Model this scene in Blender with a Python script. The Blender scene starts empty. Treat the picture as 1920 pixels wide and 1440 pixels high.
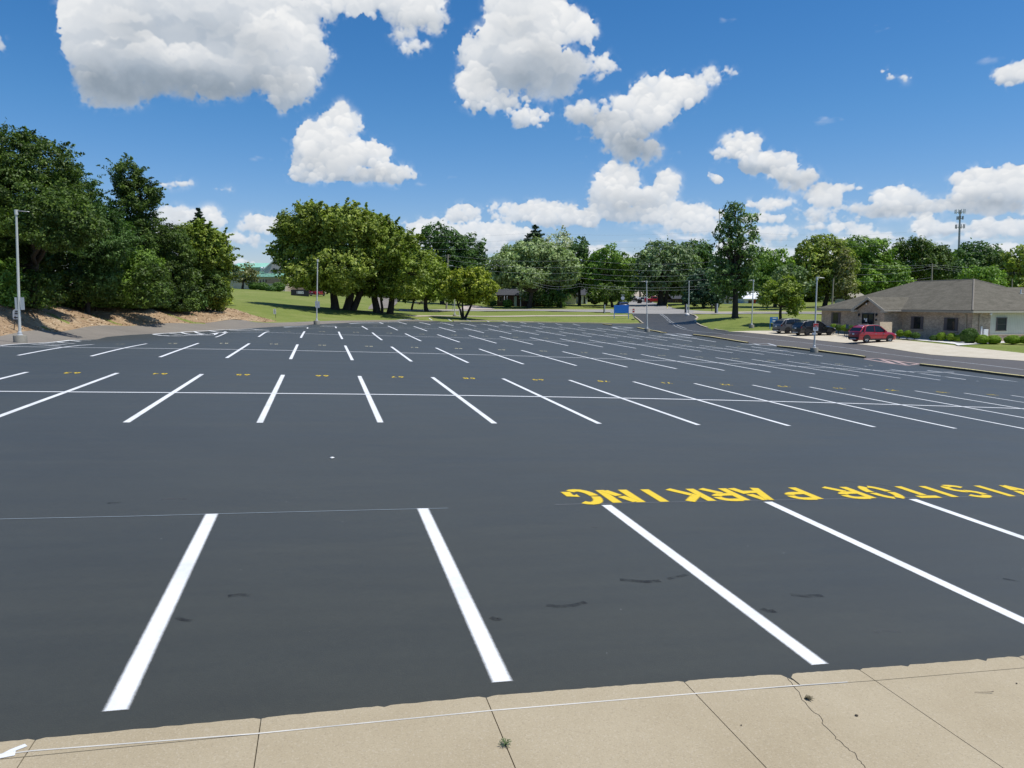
import bpy, bmesh, math, random
import numpy as np
from mathutils import Vector, Matrix
from mathutils.geometry import delaunay_2d_cdt

# ------------------------------------------------------------------ camera, sky, sun, exposure
scene = bpy.context.scene
FPX, YAW, PITCH, EYE = 1414.38, 0.24520586, 0.10709568, 2.9512   # focal length for a 1920 px wide frame
cam_data = bpy.data.cameras.new('camera'); cam = bpy.data.objects.new('camera', cam_data)
scene.collection.objects.link(cam); scene.camera = cam
cam_data.sensor_width = 36.0; cam_data.lens = FPX/1920*36; cam_data.clip_start = 0.1; cam_data.clip_end = 6000
cam.location = (0, 0, EYE); cam.rotation_euler = (math.pi/2-PITCH, 0, -YAW)

SUN_EL, SUN_AZ = math.radians(66), math.radians(122)      # azimuth measured from +Y towards +X
sun_dir = Vector((math.cos(SUN_EL)*math.sin(SUN_AZ), math.cos(SUN_EL)*math.cos(SUN_AZ), math.sin(SUN_EL)))
sd = bpy.data.lights.new('sun', 'SUN'); sd.energy = 4.2; sd.angle = math.radians(0.53); sd.color = (1.0, 0.965, 0.90)
sun = bpy.data.objects.new('sun', sd); scene.collection.objects.link(sun)
sun.rotation_euler = sun_dir.to_track_quat('Z', 'Y').to_euler(); sun.location = (0, 0, 60)
scene.view_settings.view_transform = 'Standard'; scene.view_settings.look = 'None'
scene.view_settings.exposure = 0.12; scene.view_settings.gamma = 1.0
scene.cycles.max_bounces = 6; scene.cycles.diffuse_bounces = 3; scene.cycles.transparent_max_bounces = 24
scene.cycles.transmission_bounces = 4; scene.cycles.glossy_bounces = 3
scene.cycles.use_denoising = True

# ---- clouds: an image of the sky vault in azimuth/elevation, computed from noise, their light and shade painted in
CLOUDS = [  # px, py, rx, ry, strength, base-darkness
(300,20,175,85,1.3,.7),(190,70,75,95,1.05,.7),(430,35,175,85,1.3,.7),(525,110,85,75,1.1,.6),(545,160,55,38,1,.25),(400,140,120,52,1.1,.9),(250,140,115,60,1.05,1.1),(215,170,75,32,.8,1.2),(400,178,60,18,.8,.8),
(155,30,50,50,.9,.2),(620,15,90,34,.8,.4),(720,10,105,38,.9,.5),(795,25,55,42,.9,.3),(775,90,36,12,.55,.1),(770,62,50,16,.5,.4),
(975,30,75,70,1.15,.4),(945,95,75,65,1.1,.6),(895,160,38,42,1,.1),(1010,135,95,58,1.15,1.0),(1050,50,38,45,.95,.1),(930,190,70,22,.8,.4),(988,222,46,22,.75,.3),(1095,60,26,40,.6,.1),(1130,125,34,30,.6,.2),
(1240,180,60,40,1.05,.2),(1190,215,70,36,1.05,.3),(1285,170,42,30,.95,.1),(1165,248,60,30,.95,.6),(1190,285,66,28,.7,1.1),(1105,215,50,26,.7,.6),(1335,152,30,14,.6,.1),(1372,140,24,9,.5,.1),
(632,225,36,32,1,.1),(598,258,48,38,1.05,.2),(618,292,68,42,1.05,.3),(688,292,46,30,1,.2),(735,325,54,18,.9,.2),(578,325,38,20,.8,.4),(655,328,90,16,.9,.4),
(1400,272,42,24,.95,.2),(1445,305,60,22,.9,.3),(1375,290,40,14,.8,.3),(1345,333,20,12,.7,.2),(1490,328,50,20,.85,.3),(1548,370,36,28,.85,.3),(1590,355,28,10,.6,.2),(1500,350,40,16,.5,.6),
(1158,335,46,32,1,.1),(1150,368,52,34,1,.3),(1210,372,52,24,.9,.3),(1250,345,28,26,.95,.1),(1170,398,80,20,.7,.6),(1090,408,34,18,.8,.2),
(1840,348,62,34,1,.1),(1900,350,50,38,1,.3),(1830,385,90,22,.8,.8),(1675,378,52,26,.95,.2),(1650,398,75,16,.8,.5),(1740,390,44,14,.75,.4),(1900,140,40,24,.8,.2),(1665,130,34,9,.35,.2),
(1012,402,34,24,.85,.2),(868,400,36,16,.8,.3),(1278,408,60,28,.85,.3),(815,437,60,26,.85,.2),(912,440,60,26,.85,.2),(960,440,50,18,.8,.3),(400,412,32,22,.8,.2),(495,425,44,22,.8,.3),(355,418,40,12,.6,.3),(440,455,70,16,.6,.5),
(345,345,50,8,.38,.1),(420,357,44,6,.38,.1),(1440,385,44,14,.7,.3),(1730,425,22,24,.8,.1),(1600,430,40,16,.6,.3),(1540,410,60,18,.5,.4),(1790,430,80,16,.5,.4),(1440,440,60,16,.5,.4),(1050,395,60,12,.3,.2),(700,430,40,12,.3,.1),(1620,470,90,14,.5,.4),(1880,430,60,20,.6,.4),
(2060,120,120,60,1,.5),(2200,300,120,50,1,.4),(-150,80,140,60,1,.6),(-260,300,90,40,1,.3),(2100,420,120,25,.8,.4),(-100,430,120,25,.8,.4),(1500,-200,160,60,1,.7),(500,-260,220,70,1.1,.8),(1000,-320,160,70,1,.7),
]
_r=random.Random(12)
for _i in range(80):   # small broken clouds low over the horizon, more of them to the right
    _x=_r.uniform(-300,2250); _y=_r.uniform(398,505)
    if _x<900 and _r.random()<.45: continue
    _w=_r.uniform(18,62)*(1.25-(_y-398)/180); CLOUDS.append((_x,_y,_w,_w*_r.uniform(.22,.42),_r.uniform(.45,.8),_r.uniform(.1,.5)))
def cloud_image(W=2880,Hh=960,seed=4):
    rng=np.random.RandomState(seed)
    AZ0=YAW-math.radians(60); DA=math.radians(120)/W     # rad per pixel, both ways
    def vnoise(cell_x,cell_y):
        nx=int(W/cell_x)+4; ny=int(Hh/cell_y)+4
        g=rng.rand(ny,nx).astype(np.float32)
        xs=np.arange(W)/cell_x+.5; ys=np.arange(Hh)/cell_y+.5
        def wts(s):
            i=s.astype(int); t=(s-i).astype(np.float32)
            return i,[(1-t)**3/6,(3*t**3-6*t*t+4)/6,(-3*t**3+3*t*t+3*t+1)/6,t**3/6]
        ix,wx=wts(xs); iy,wy=wts(ys)
        r=sum(g[:,np.clip(ix+k,0,nx-1)]*wx[k][None,:] for k in range(4))
        r=sum(r[np.clip(iy+k,0,ny-1),:]*wy[k][:,None] for k in range(4))
        return (r-.5)*2.6
    def fbm(c,n,gain=.55,asp=1.0,billow=False):
        o=np.zeros((Hh,W),np.float32); a=1.;s=0
        for k in range(n):
            v=vnoise(c*asp,c)
            if billow: v=.55-2*np.abs(v)
            o+=a*v; s+=a; a*=gain; c=c/2.03
            if c<1.6: break
        return o/s
    az=AZ0+(np.arange(W)+.5)*DA; el=(np.arange(Hh)+.5)*DA-math.radians(2)
    AZ,EL=np.meshgrid(az-YAW,el)
    # back to picture coordinates of the photograph's lens (for placing the clouds only)
    dx=np.cos(EL)*np.sin(AZ); dy=np.cos(EL)*np.cos(AZ); dz=np.sin(EL)
    cp,sp=math.cos(PITCH),math.sin(PITCH)
    fw=np.maximum(dy*cp-dz*sp,.15); up=dy*sp+dz*cp
    PX=960+FPX*dx/fw; PY=720-FPX*up/fw
    w1=fbm(60,5); w2=fbm(60,5); w3=fbm(14,3,.6); w4=fbm(14,3,.6)
    small=np.clip((PY-100)/330,0,1)
    amp=34-18*small
    QX=PX+w1*amp+w3*6; QY=PY+w2*amp*.8+w4*5
    F=np.zeros((Hh,W),np.float32)-.6; B=np.zeros_like(F); Wt=np.zeros_like(F)+1e-4; base=np.zeros_like(F)
    for (x,y,rx,ry,s,b) in CLOUDS:
        sel=(np.abs(PX-x)<rx*2+70)&(np.abs(PY-y)<ry*2+70)
        if not sel.any(): continue
        rr=((QX[sel]-x)/rx)**2+((QY[sel]-y)/ry)**2
        f=s*(1-rr*.8)
        m=F[sel]; k=.18
        hh=np.clip(.5+.5*(f-m)/k,0,1); F[sel]=m*(1-hh)+f*hh+k*hh*(1-hh)
        wgt=np.exp(-rr*1.1)*s
        B[sel]+=wgt*(b*np.clip((QY[sel]-y)/ry*.7+.5,0,1.3)); Wt[sel]+=wgt
    B=B/np.maximum(Wt,.25); B=B*(1+.9*w3+.6*w1)+.12*w4*(B>.05)
    bil=fbm(40,7,.62,billow=True); fine=fbm(16,6,.72); wis=fbm(9,5,.75)
    D=F+.58*bil*(.8+.2*(1-small))+(.42+.25*(1-small))*fine+.30*wis*np.clip(1.1-F,.2,1)-.03
    # low band of many flat far clouds
    e=np.degrees(EL)
    band=fbm(30,6,.62,asp=3.4)+.35*fbm(12,5,.62,asp=1.5)
    right=np.clip((PX-900)/500,0,1)
    bm=np.exp(-((e-2.6)/2.6)**2)*(.55+.5*right)
    D2=band*1.2+bm*1.1-.50
    def sm(x,a,b):
        t=np.clip((x-a)/(b-a),0,1); return t*t*(3-2*t)
    soft=.30+.55*np.clip(w2+.25,0,1)*(1-.5*small)+.45*np.clip(B,0,1.2); a1=sm(D,.0,soft); a2=sm(D2,.0,.6)*.72*np.clip((e+1)/2,0,1)
    Hf=np.clip(D,0,None)**.6*1.0+.10*bil
    def blur(a,r):
        for _ in range(2):
            for ax in (0,1):
                c=np.cumsum(np.pad(a,[(r+1,r) if i==ax else (0,0) for i in (0,1)],mode='edge'),axis=ax,dtype=np.float64)
                n=a.shape[ax]
                a=((np.take(c,range(2*r+1,2*r+1+n),ax)-np.take(c,range(0,n),ax))/(2*r+1)).astype(np.float32)
        return a
    def light(h,k):
        gy,gx=np.gradient(h); n=np.sqrt((gx*k)**2+(gy*k)**2+1)
        return (-gx*k*.30-gy*k*.80+.52)/n
    L=.30*light(blur(Hf,1),13)+.35*light(blur(Hf,4),34)+.35*light(blur(Hf,12),80)
    # thickness of cloud standing above each point (towards the sun)
    occ=np.zeros_like(D); dn=np.clip(D,0,1.2)
    for s in (5,12,22,36,54): occ+=np.roll(np.roll(dn,-s,0),-int(s*.35),1)*(1 if s<30 else .8)
    occ=np.clip(blur(occ,4)/4.2,0,1.2)
    shade=np.clip(.97+.80*(L-.45)-.20*occ*(1-small*.8)-.30*np.clip(B,0,1.5)+.08*w3+.05*wis,.22,1.12)
    gcol=np.array([.44,.51,.60],np.float32)
    t=np.clip((shade-.22)/(1.0-.22)-.30*np.clip(B,0,1.2),0,1)[...,None]*.78
    C1=gcol*(1-t)+np.array([.86,.88,.90],np.float32)*t
    a1=a1*.92; C1=C1*a1[...,None]                      # premultiplied body, then lit puffs over it, upper ones first
    e1=fbm(11,5,.7); e2=fbm(11,5,.7); f1=fbm(26,5,.6); f2=fbm(26,5,.6); tone_n=fbm(34,6,.6,billow=True)
    near=sm(D,-.16,.10)
    pr=random.Random(21); puffs=[]
    for (x,y,rx,ry,st,b) in CLOUDS:
        n=int(10+rx*ry/75.*1.0); n=min(n,260)
        if st<.4: continue
        for _ in range(n):
            q=pr.random()**.55; th=pr.uniform(0,6.283); ux,uy=q*math.cos(th),q*math.sin(th)
            r=max(6.5,ry*pr.uniform(.20,.60)*(1-.3*q)); r=min(r,40)
            lit=.90-b*max(0,(uy*.62+.48))*.98+pr.uniform(-.22,.16)
            if uy>.45 and pr.random()<.55: continue
            al=min(1,.55+.45*st)*(.95 if lit>.55 else .75)
            puffs.append((y+uy*ry*.86+pr.uniform(-6,6),x+ux*rx*.92,r,lit,al*(.85 if st>.6 else .5)))
    puffs.sort()
    for (py,px,r,lit,al) in puffs:
        vx,vy=(px-960)/FPX,-(py-720)/FPX
        ddy=cp+vy*sp; ddz=-sp+vy*cp; a_=math.atan2(vx,ddy); e_=math.atan2(ddz,math.hypot(vx,ddy))
        iu=int((a_+math.radians(60))/DA); iv=int((e_+math.radians(2))/DA); R_=int(r*1.7)+3
        x0,x1,y0,y1=max(0,iu-R_),min(W,iu+R_),max(0,iv-R_),min(Hh,iv+R_)
        if x1-x0<3 or y1-y0<3: continue
        sl=(slice(y0,y1),slice(x0,x1)); jj,ii=np.mgrid[y0:y1,x0:x1].astype(np.float32)
        gx=(ii-iu)/r+.42*f1[sl]+.34*e1[sl]*min(1,12/r+.35); gy=(jj-iv)/r+.42*f2[sl]+.34*e2[sl]*min(1,10/r+.35)      # gy up
        rho=np.sqrt(gx*gx+gy*gy); up=np.clip(gy*.5+.5,0,1); w=.16+.75*(1-up)**1.3
        am=np.clip((1.02-rho)/w,0,1); am=am*am*(3-2*am)*al*(.35+.65*up)*near[sl]
        sh=lit*(.68+.38*np.clip(gy*.75+gx*-.15+.35,-.7,1))+.10*tone_n[sl]+.05*e1[sl]; sh=np.clip(sh,0,1.08)
        c=gcol*(1-sh[...,None])+np.array([.93,.93,.925],np.float32)*sh[...,None]
        C1[sl]=C1[sl]*(1-am[...,None])+c*am[...,None]; a1[sl]=a1[sl]+(1-a1[sl])*am
    C1=C1/np.maximum(a1,1e-3)[...,None]
    a1=a1*sm(a1+.60*wis+.40*e1*(1-a1)+.12*f1,.10,.70)
    halo=np.clip(blur(a1,6)*1.5*np.clip(.10+1.1*wis+.9*f1,0,1),0,.62); hc=np.array([.74,.80,.87],np.float32); C1=(C1*a1[...,None]+hc*((1-a1)*halo)[...,None])/np.maximum(a1+(1-a1)*halo,1e-3)[...,None]; a1=a1+(1-a1)*halo
    for (x,y,rx,ry,k) in [(215,150,100,42,.85),(330,165,120,30,.6),(430,170,130,34,.65),(520,150,60,26,.35),(250,60,70,40,.25),(400,60,60,30,.25),(480,90,50,40,.3),(990,150,85,34,.6),(1030,110,50,30,.3),(960,60,40,30,.2),(1190,272,70,34,.7),(1110,232,50,20,.5),(600,300,50,22,.25),(690,325,60,14,.3),(1170,385,80,22,.4),(1500,345,60,20,.4),(1850,385,90,18,.55),(800,45,60,20,.3),(1660,400,70,12,.4),(1420,315,50,12,.3)]:  # soft grey shade painted onto the cloud bases
        rr=((PX+28*w1+10*e1-x)/rx)**2+((PY+22*w2+8*e2-y)/ry)**2; m=(np.exp(-rr*.95)*k*1.1*(1+.6*tone_n))[...,None]; m=np.clip(m,0,.9)
        C1=C1*(1-m)+np.array([.25,.31,.38],np.float32)*m
    L2=np.clip(.5+.9*(light(blur(np.clip(D2,0,None),3),40)-.45),0,1)[...,None]
    C2=np.array([.40,.52,.70],np.float32)*(1-L2)+np.array([.90,.90,.92],np.float32)*L2
    # haze painted into the cloud colour, stronger towards the horizon
    hz=np.clip(1-(e/9.),0,1)[...,None]*.35
    C1=C1*(1-hz)+np.array([.62,.72,.86],np.float32)*hz
    A=a1+(1-a1)*a2; C=(C1*a1[...,None]+C2*((1-a1)*a2)[...,None])/np.maximum(A,1e-3)[...,None]
    edge=np.minimum(1,np.minimum(np.arange(W),W-1-np.arange(W))/60.)[None,:]*np.minimum(1,(Hh-1-np.arange(Hh))/60.)[:,None]
    A=A*edge
    out=np.ones((Hh,W,4),np.float32); out[...,:3]=C; out[...,3]=A
    return out


world = bpy.data.worlds.new('World'); scene.world = world; world.use_nodes = True
nt = world.node_tree; nt.nodes.clear()
def wn(t, **k):
    n = nt.nodes.new(t)
    for a, b in k.items(): setattr(n, a, b)
    return n
sky = wn('ShaderNodeTexSky', sky_type='NISHITA', sun_disc=False)
sky.sun_elevation = SUN_EL; sky.sun_rotation = SUN_AZ; sky.altitude = 200; sky.air_density = 1.0; sky.dust_density = 0.6; sky.ozone_density = 3.0
hsv = wn('ShaderNodeHueSaturation'); hsv.inputs['Saturation'].default_value = 1.36; hsv.inputs['Hue'].default_value = .500; hsv.inputs['Value'].default_value = 1.0
nt.links.new(sky.outputs[0], hsv.inputs['Color'])
bg = wn('ShaderNodeBackground'); bg.inputs['Strength'].default_value = 0.105
tint = wn('ShaderNodeMix', data_type='RGBA', blend_type='MULTIPLY'); tint.inputs[0].default_value = 1.0; tint.inputs[7].default_value = (.98, 1.0, 1.06, 1); nt.links.new(hsv.outputs[0], tint.inputs[6]); 
CW, CH = 2880, 960
arr = cloud_image(CW, CH)
img = bpy.data.images.new('cloud_cover', CW, CH, alpha=True, float_buffer=True)
img.colorspace_settings.name = 'Non-Color'; img.alpha_mode = 'CHANNEL_PACKED'
img.pixels.foreach_set(arr.ravel()); img.update(); img.pack()
tc = wn('ShaderNodeTexCoord'); sep = wn('ShaderNodeSeparateXYZ'); nt.links.new(tc.outputs['Generated'], sep.inputs[0])
def wm(op, a, b=None, clamp=False):
    n = wn('ShaderNodeMath', operation=op); n.use_clamp = clamp
    for i, v in enumerate((a, b)):
        if v is None: continue
        if isinstance(v, (int, float)): n.inputs[i].default_value = v
        else: nt.links.new(v, n.inputs[i])
    return n.outputs[0]
az = wm('ARCTAN2', sep.outputs[0], sep.outputs[1])
el = wm('ARCSINE', sep.outputs[2])
uu = wm('DIVIDE', wm('SUBTRACT', az, YAW-math.radians(60)), math.radians(120))
vv = wm('DIVIDE', wm('ADD', el, math.radians(2)), math.radians(40))
cmb = wn('ShaderNodeCombineXYZ'); nt.links.new(uu, cmb.inputs[0]); nt.links.new(vv, cmb.inputs[1])
lowk = wm('SUBTRACT', 1.0, wm('DIVIDE', el, math.radians(13), True), True); t2 = wn('ShaderNodeMix', data_type='RGBA', blend_type='MULTIPLY'); t2.inputs[7].default_value = (1.02, .90, 1.02, 1); nt.links.new(lowk, t2.inputs[0]); nt.links.new(tint.outputs[2], t2.inputs[6]); nt.links.new(t2.outputs[2], bg.inputs['Color'])
it = wn('ShaderNodeTexImage', image=img, interpolation='Cubic', extension='CLIP'); nt.links.new(cmb.outputs[0], it.inputs[0])
cbg = wn('ShaderNodeBackground'); cbg.inputs['Strength'].default_value = 0.93; nt.links.new(it.outputs['Color'], cbg.inputs['Color'])
mx = wn('ShaderNodeMixShader'); nt.links.new(it.outputs['Alpha'], mx.inputs[0]); nt.links.new(bg.outputs[0], mx.inputs[1]); nt.links.new(cbg.outputs[0], mx.inputs[2])
wo = wn('ShaderNodeOutputWorld'); nt.links.new(mx.outputs[0], wo.inputs['Surface'])

# ------------------------------------------------------------------ lens geometry: where a photographed point stands
C_R = np.array([math.cos(YAW), -math.sin(YAW), 0.0])
C_F = np.array([math.sin(YAW)*math.cos(PITCH), math.cos(YAW)*math.cos(PITCH), -math.sin(PITCH)])
C_U = np.cross(C_R, C_F)
HF = np.array([math.sin(YAW), math.cos(YAW), 0.0])
def ray(px, py): return C_F + (px-960)/FPX*C_R - (py-720)/FPX*C_U
def at(px, py, d):
    """point seen at px,py whose horizontal distance along the view is d"""
    v = ray(px, py); v = v/(v@HF)
    return np.array([0, 0, EYE]) + v*d
def on_x(px, py, X): v = ray(px, py); return np.array([0, 0, EYE]) + v*(X/v[0])
def on_y(px, py, Y): v = ray(px, py); return np.array([0, 0, EYE]) + v*(Y/v[1])

# ------------------------------------------------------------------ terrain
def lot_h(x, y): return -0.045228*x + 0.0094743*y + (-0.441284*x*x + 0.226338*x*y - 0.013658*y*y)*1e-3
_c = []
for x in (-14, -7, 0, 7, 14, 21, 28, 35):
    for y in (2, 8, 15, 24, 33, 42, 51, 60, 69, 78, 87, 96, 104):
        if x < -14.5+(y-45)*0.5: continue
        if x > 30 and (y > 64 or y < 20): continue
        if x > 24 and y > 97: continue
        _c.append((x, y, lot_h(x, y)))
for x, y in ((-12, -14), (0, -14), (14, -14), (-22, 5), (-24, 25)): _c.append((x, y, -0.045*max(x, -14)))
_c += [(42.5, 38, -1.71), (39.7, 46.6, -1.60), (42.5, 52.2, -1.45), (42.1, 58.1, -1.38), (42.5, 69.9, -1.17), (42.5, 88.6, -.90), (40.8, 90.8, -.80),
       (49, 62.5, -1.0), (49, 52.4, -1.28), (49, 43.8, -1.28), (49, 82.8, -.55), (52, 60, -.82), (60, 60, -.80), (60, 72, -.72), (60, 81, -.55), (58, 50, -.9), (75, 55, -.7), (70, 90, .2),
       (45, 20, -1.9), (60, 25, -1.3), (90, 40, -.6)]
for px, d, z in [(0,45,.92),(0,51,2.5),(0,62,3.1),(100,53,.93),(100,58,2.2),(100,70,2.8),(250,64.6,.97),(250,70,2.2),(250,85,2.9),(380,74,.92),(380,79,1.9),(380,95,2.8),
        (450,78,1.2),(450,120,3.6),(450,180,6.2),(480,80,.86),(600,89,.78),(600,120,2.2),(600,180,5.0),(700,99,.65),(705,112,1.55),(640,110,2.1),(700,150,2.6),(700,220,4.5),
        (300,180,7.0),(500,230,7.0),(100,180,6),(850,107,.33),(870,112.5,.62),(850,120,.85),(850,145,1.6),(790,165,3.0),(850,170,2.5),(850,220,3.6),
        (1000,116.3,.01),(1000,128,.72),(1000,142,1.45),(1000,150,1.62),(1000,172,2.35),(1000,230,3.2),(1100,118.4,-.2),(1200,120.0,-.32),(1150,130,.5),(1150,133,.68),(1150,140,1.1),(1150,155,1.8),
        (1240,140,1.08),(1240,158,2.15),(1210,220,3.25),(1190,400,6.4),(1100,400,6),(1310,108,-.15),(1375,110,.7),(1411,99,-.42),(1375,135,1.15),(1375,150,2.1),(1375,200,2.9),
        (1447,95,-.45),(1465,105,.2),(1540,130,1.45),(1540,180,2.5),(1700,150,1.6),(1920,150,1.6),(1920,220,2.6),(1800,110,.6),(2300,90,-.2),(-300,120,5),(2000,400,4),(600,400,8),(-100,400,8),(-800,60,2)]:
    p = at(px, 600, d); _c.append((p[0], p[1], z))
for a in range(0, 360, 30):
    _c.append((1500*math.sin(math.radians(a)), 1500*math.cos(math.radians(a)), 9.0))
_c = np.array(_c); _P = _c[:, :2]/100.0
def _k(r2): return np.where(r2 > 1e-12, .5*r2*np.log(np.maximum(r2, 1e-12)), 0)
_n = len(_P); _A = np.zeros((_n+3, _n+3))
_A[:_n, :_n] = _k(((_P[:, None]-_P[None])**2).sum(-1)) + np.eye(_n)*2e-5
_A[:_n, _n] = 1; _A[:_n, _n+1:] = _P; _A[_n, :_n] = 1; _A[_n+1:, :_n] = _P.T
_w = np.linalg.solve(_A, np.concatenate([_c[:, 2], [0, 0, 0]]))
def TT(x, y):
    q = np.stack([np.asarray(x, float), np.asarray(y, float)], -1).reshape(-1, 2)/100.0; out = np.empty(len(q))
    for i in range(0, len(q), 20000):
        s = q[i:i+20000]
        out[i:i+20000] = _k(((s[:, None]-_P[None])**2).sum(-1))@_w[:_n] + _w[_n] + s@_w[_n+1:]
    return out
def T(x, y): return float(TT([x], [y])[0])
_ts = np.geomspace(3, 900, 1400)
def G(px, py, off=0.0):
    """the ground point seen at px,py"""
    v = ray(px, py); v = v/(v@HF); P = np.array([0, 0, EYE]) + _ts[:, None]*v
    g = P[:, 2] - TT(P[:, 0], P[:, 1]) - off
    i = int(np.argmax(g < 0))
    if g[i] >= 0: i = len(_ts)-1
    t = _ts[i-1] + (_ts[i]-_ts[i-1])*g[i-1]/(g[i-1]-g[i]+1e-9)
    p = np.array([0, 0, EYE]) + t*v
    return np.array([p[0], p[1], T(p[0], p[1])])
def depth(p): return float(np.asarray(p)[:2]@HF[:2])

# ------------------------------------------------------------------ objects
COL = scene.collection
def link(o, parent=None):
    COL.objects.link(o)
    if parent is not None: o.parent = parent
    return o
def tag(o, label=None, cat=None, group=None, kind=None):
    if label: o['label'] = label
    if cat: o['category'] = cat
    if group: o['group'] = group
    if kind: o['kind'] = kind
    return o
def thing(name, label, cat, loc=(0, 0, 0), rz=0.0, group=None):
    o = bpy.data.objects.new(name, None); o.empty_display_size = 0.3; link(o)
    o.location = loc; o.rotation_euler = (0, 0, rz); return tag(o, label, cat, group)
class MB:
    def __init__(s): s.v = []; s.f = []; s.sm = []; s.mi = []; s.m = 0
    def add(s, vs, fs, smooth=False):
        n = len(s.v); s.v += [tuple(map(float, v)) for v in vs]
        for f in fs: s.f.append([n+i for i in f]); s.sm.append(smooth); s.mi.append(s.m)
        return s
    def box(s, c, d, rz=0.0, taper=1.0):
        cx, cy, cz = c; hx, hy, hz = d[0]/2, d[1]/2, d[2]/2; co, si = math.cos(rz), math.sin(rz); vs = []
        for dz in (-1, 1):
            k = taper if dz > 0 else 1
            for dx, dy in ((-1, -1), (1, -1), (1, 1), (-1, 1)):
                x, y = dx*hx*k, dy*hy*k; vs.append((cx+x*co-y*si, cy+x*si+y*co, cz+dz*hz))
        return s.add(vs, [(3, 2, 1, 0), (4, 5, 6, 7), (0, 1, 5, 4), (1, 2, 6, 5), (2, 3, 7, 6), (3, 0, 4, 7)])
    def tube(s, pts, rad, n=8, cap=True, smooth=True):
        pts = [Vector(p) for p in pts]
        if not isinstance(rad, (list, tuple)): rad = [rad]*len(pts)
        vs = []; fs = []; prev = None
        for i, p in enumerate(pts):
            a = pts[max(i-1, 0)]; b = pts[min(i+1, len(pts)-1)]; t = (b-a).normalized()
            if prev is None: u = t.orthogonal().normalized()
            else: u = (prev-t*prev.dot(t)); u = u.normalized() if u.length > 1e-6 else t.orthogonal().normalized()
            prev = u; w = t.cross(u)
            for k in range(n):
                an = 2*math.pi*k/n; vs.append(p+(u*math.cos(an)+w*math.sin(an))*rad[i])
        for i in range(len(pts)-1):
            for k in range(n): fs.append((i*n+k, i*n+(k+1) % n, (i+1)*n+(k+1) % n, (i+1)*n+k))
        s.add(vs, fs, smooth)
        if cap:
            s.add(vs[:n], [tuple(reversed(range(n)))]); s.add(vs[-n:], [tuple(range(n))])
        return s
    def lathe(s, c, prof, n=20, smooth=True, wob=0.0, rnd=None):
        vs = []; fs = []
        for r, z in prof:
            for k in range(n):
                a = 2*math.pi*k/n; q = r*(1+(rnd.uniform(-wob, wob) if rnd else 0)); vs.append((c[0]+q*math.cos(a), c[1]+q*math.sin(a), c[2]+z))
        for i in range(len(prof)-1):
            for k in range(n): fs.append((i*n+k, i*n+(k+1) % n, (i+1)*n+(k+1) % n, (i+1)*n+k))
        fs.append(tuple(range((len(prof)-1)*n, len(prof)*n)))
        return s.add(vs, fs, smooth)
    def poly(s, pts): return s.add(pts, [tuple(range(len(pts)))])
    def prism(s, pts, vec):
        n = len(pts); v = [Vector(p) for p in pts]; w = [p+Vector(vec) for p in v]
        return s.add(v+w, [tuple(reversed(range(n))), tuple(range(n, 2*n))]+[(i, (i+1) % n, n+(i+1) % n, n+i) for i in range(n)])
    def build(s, name, mat, parent=None, fix=True):
        me = bpy.data.meshes.new(name); me.from_pydata(s.v, [], s.f)
        for m in (mat if isinstance(mat, (list, tuple)) else [mat]): me.materials.append(m)
        me.polygons.foreach_set('use_smooth', s.sm); me.polygons.foreach_set('material_index', s.mi); me.update()
        if fix:
            bm = bmesh.new(); bm.from_mesh(me); bmesh.ops.recalc_face_normals(bm, faces=bm.faces); bm.to_mesh(me); bm.free()
        return link(bpy.data.objects.new(name, me), parent)
def bevel(o, w=0.02, seg=2):
    m = o.modifiers.new('edge', 'BEVEL'); m.width = w; m.segments = seg; m.limit_method = 'ANGLE'; m.angle_limit = math.radians(40); return o

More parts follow.
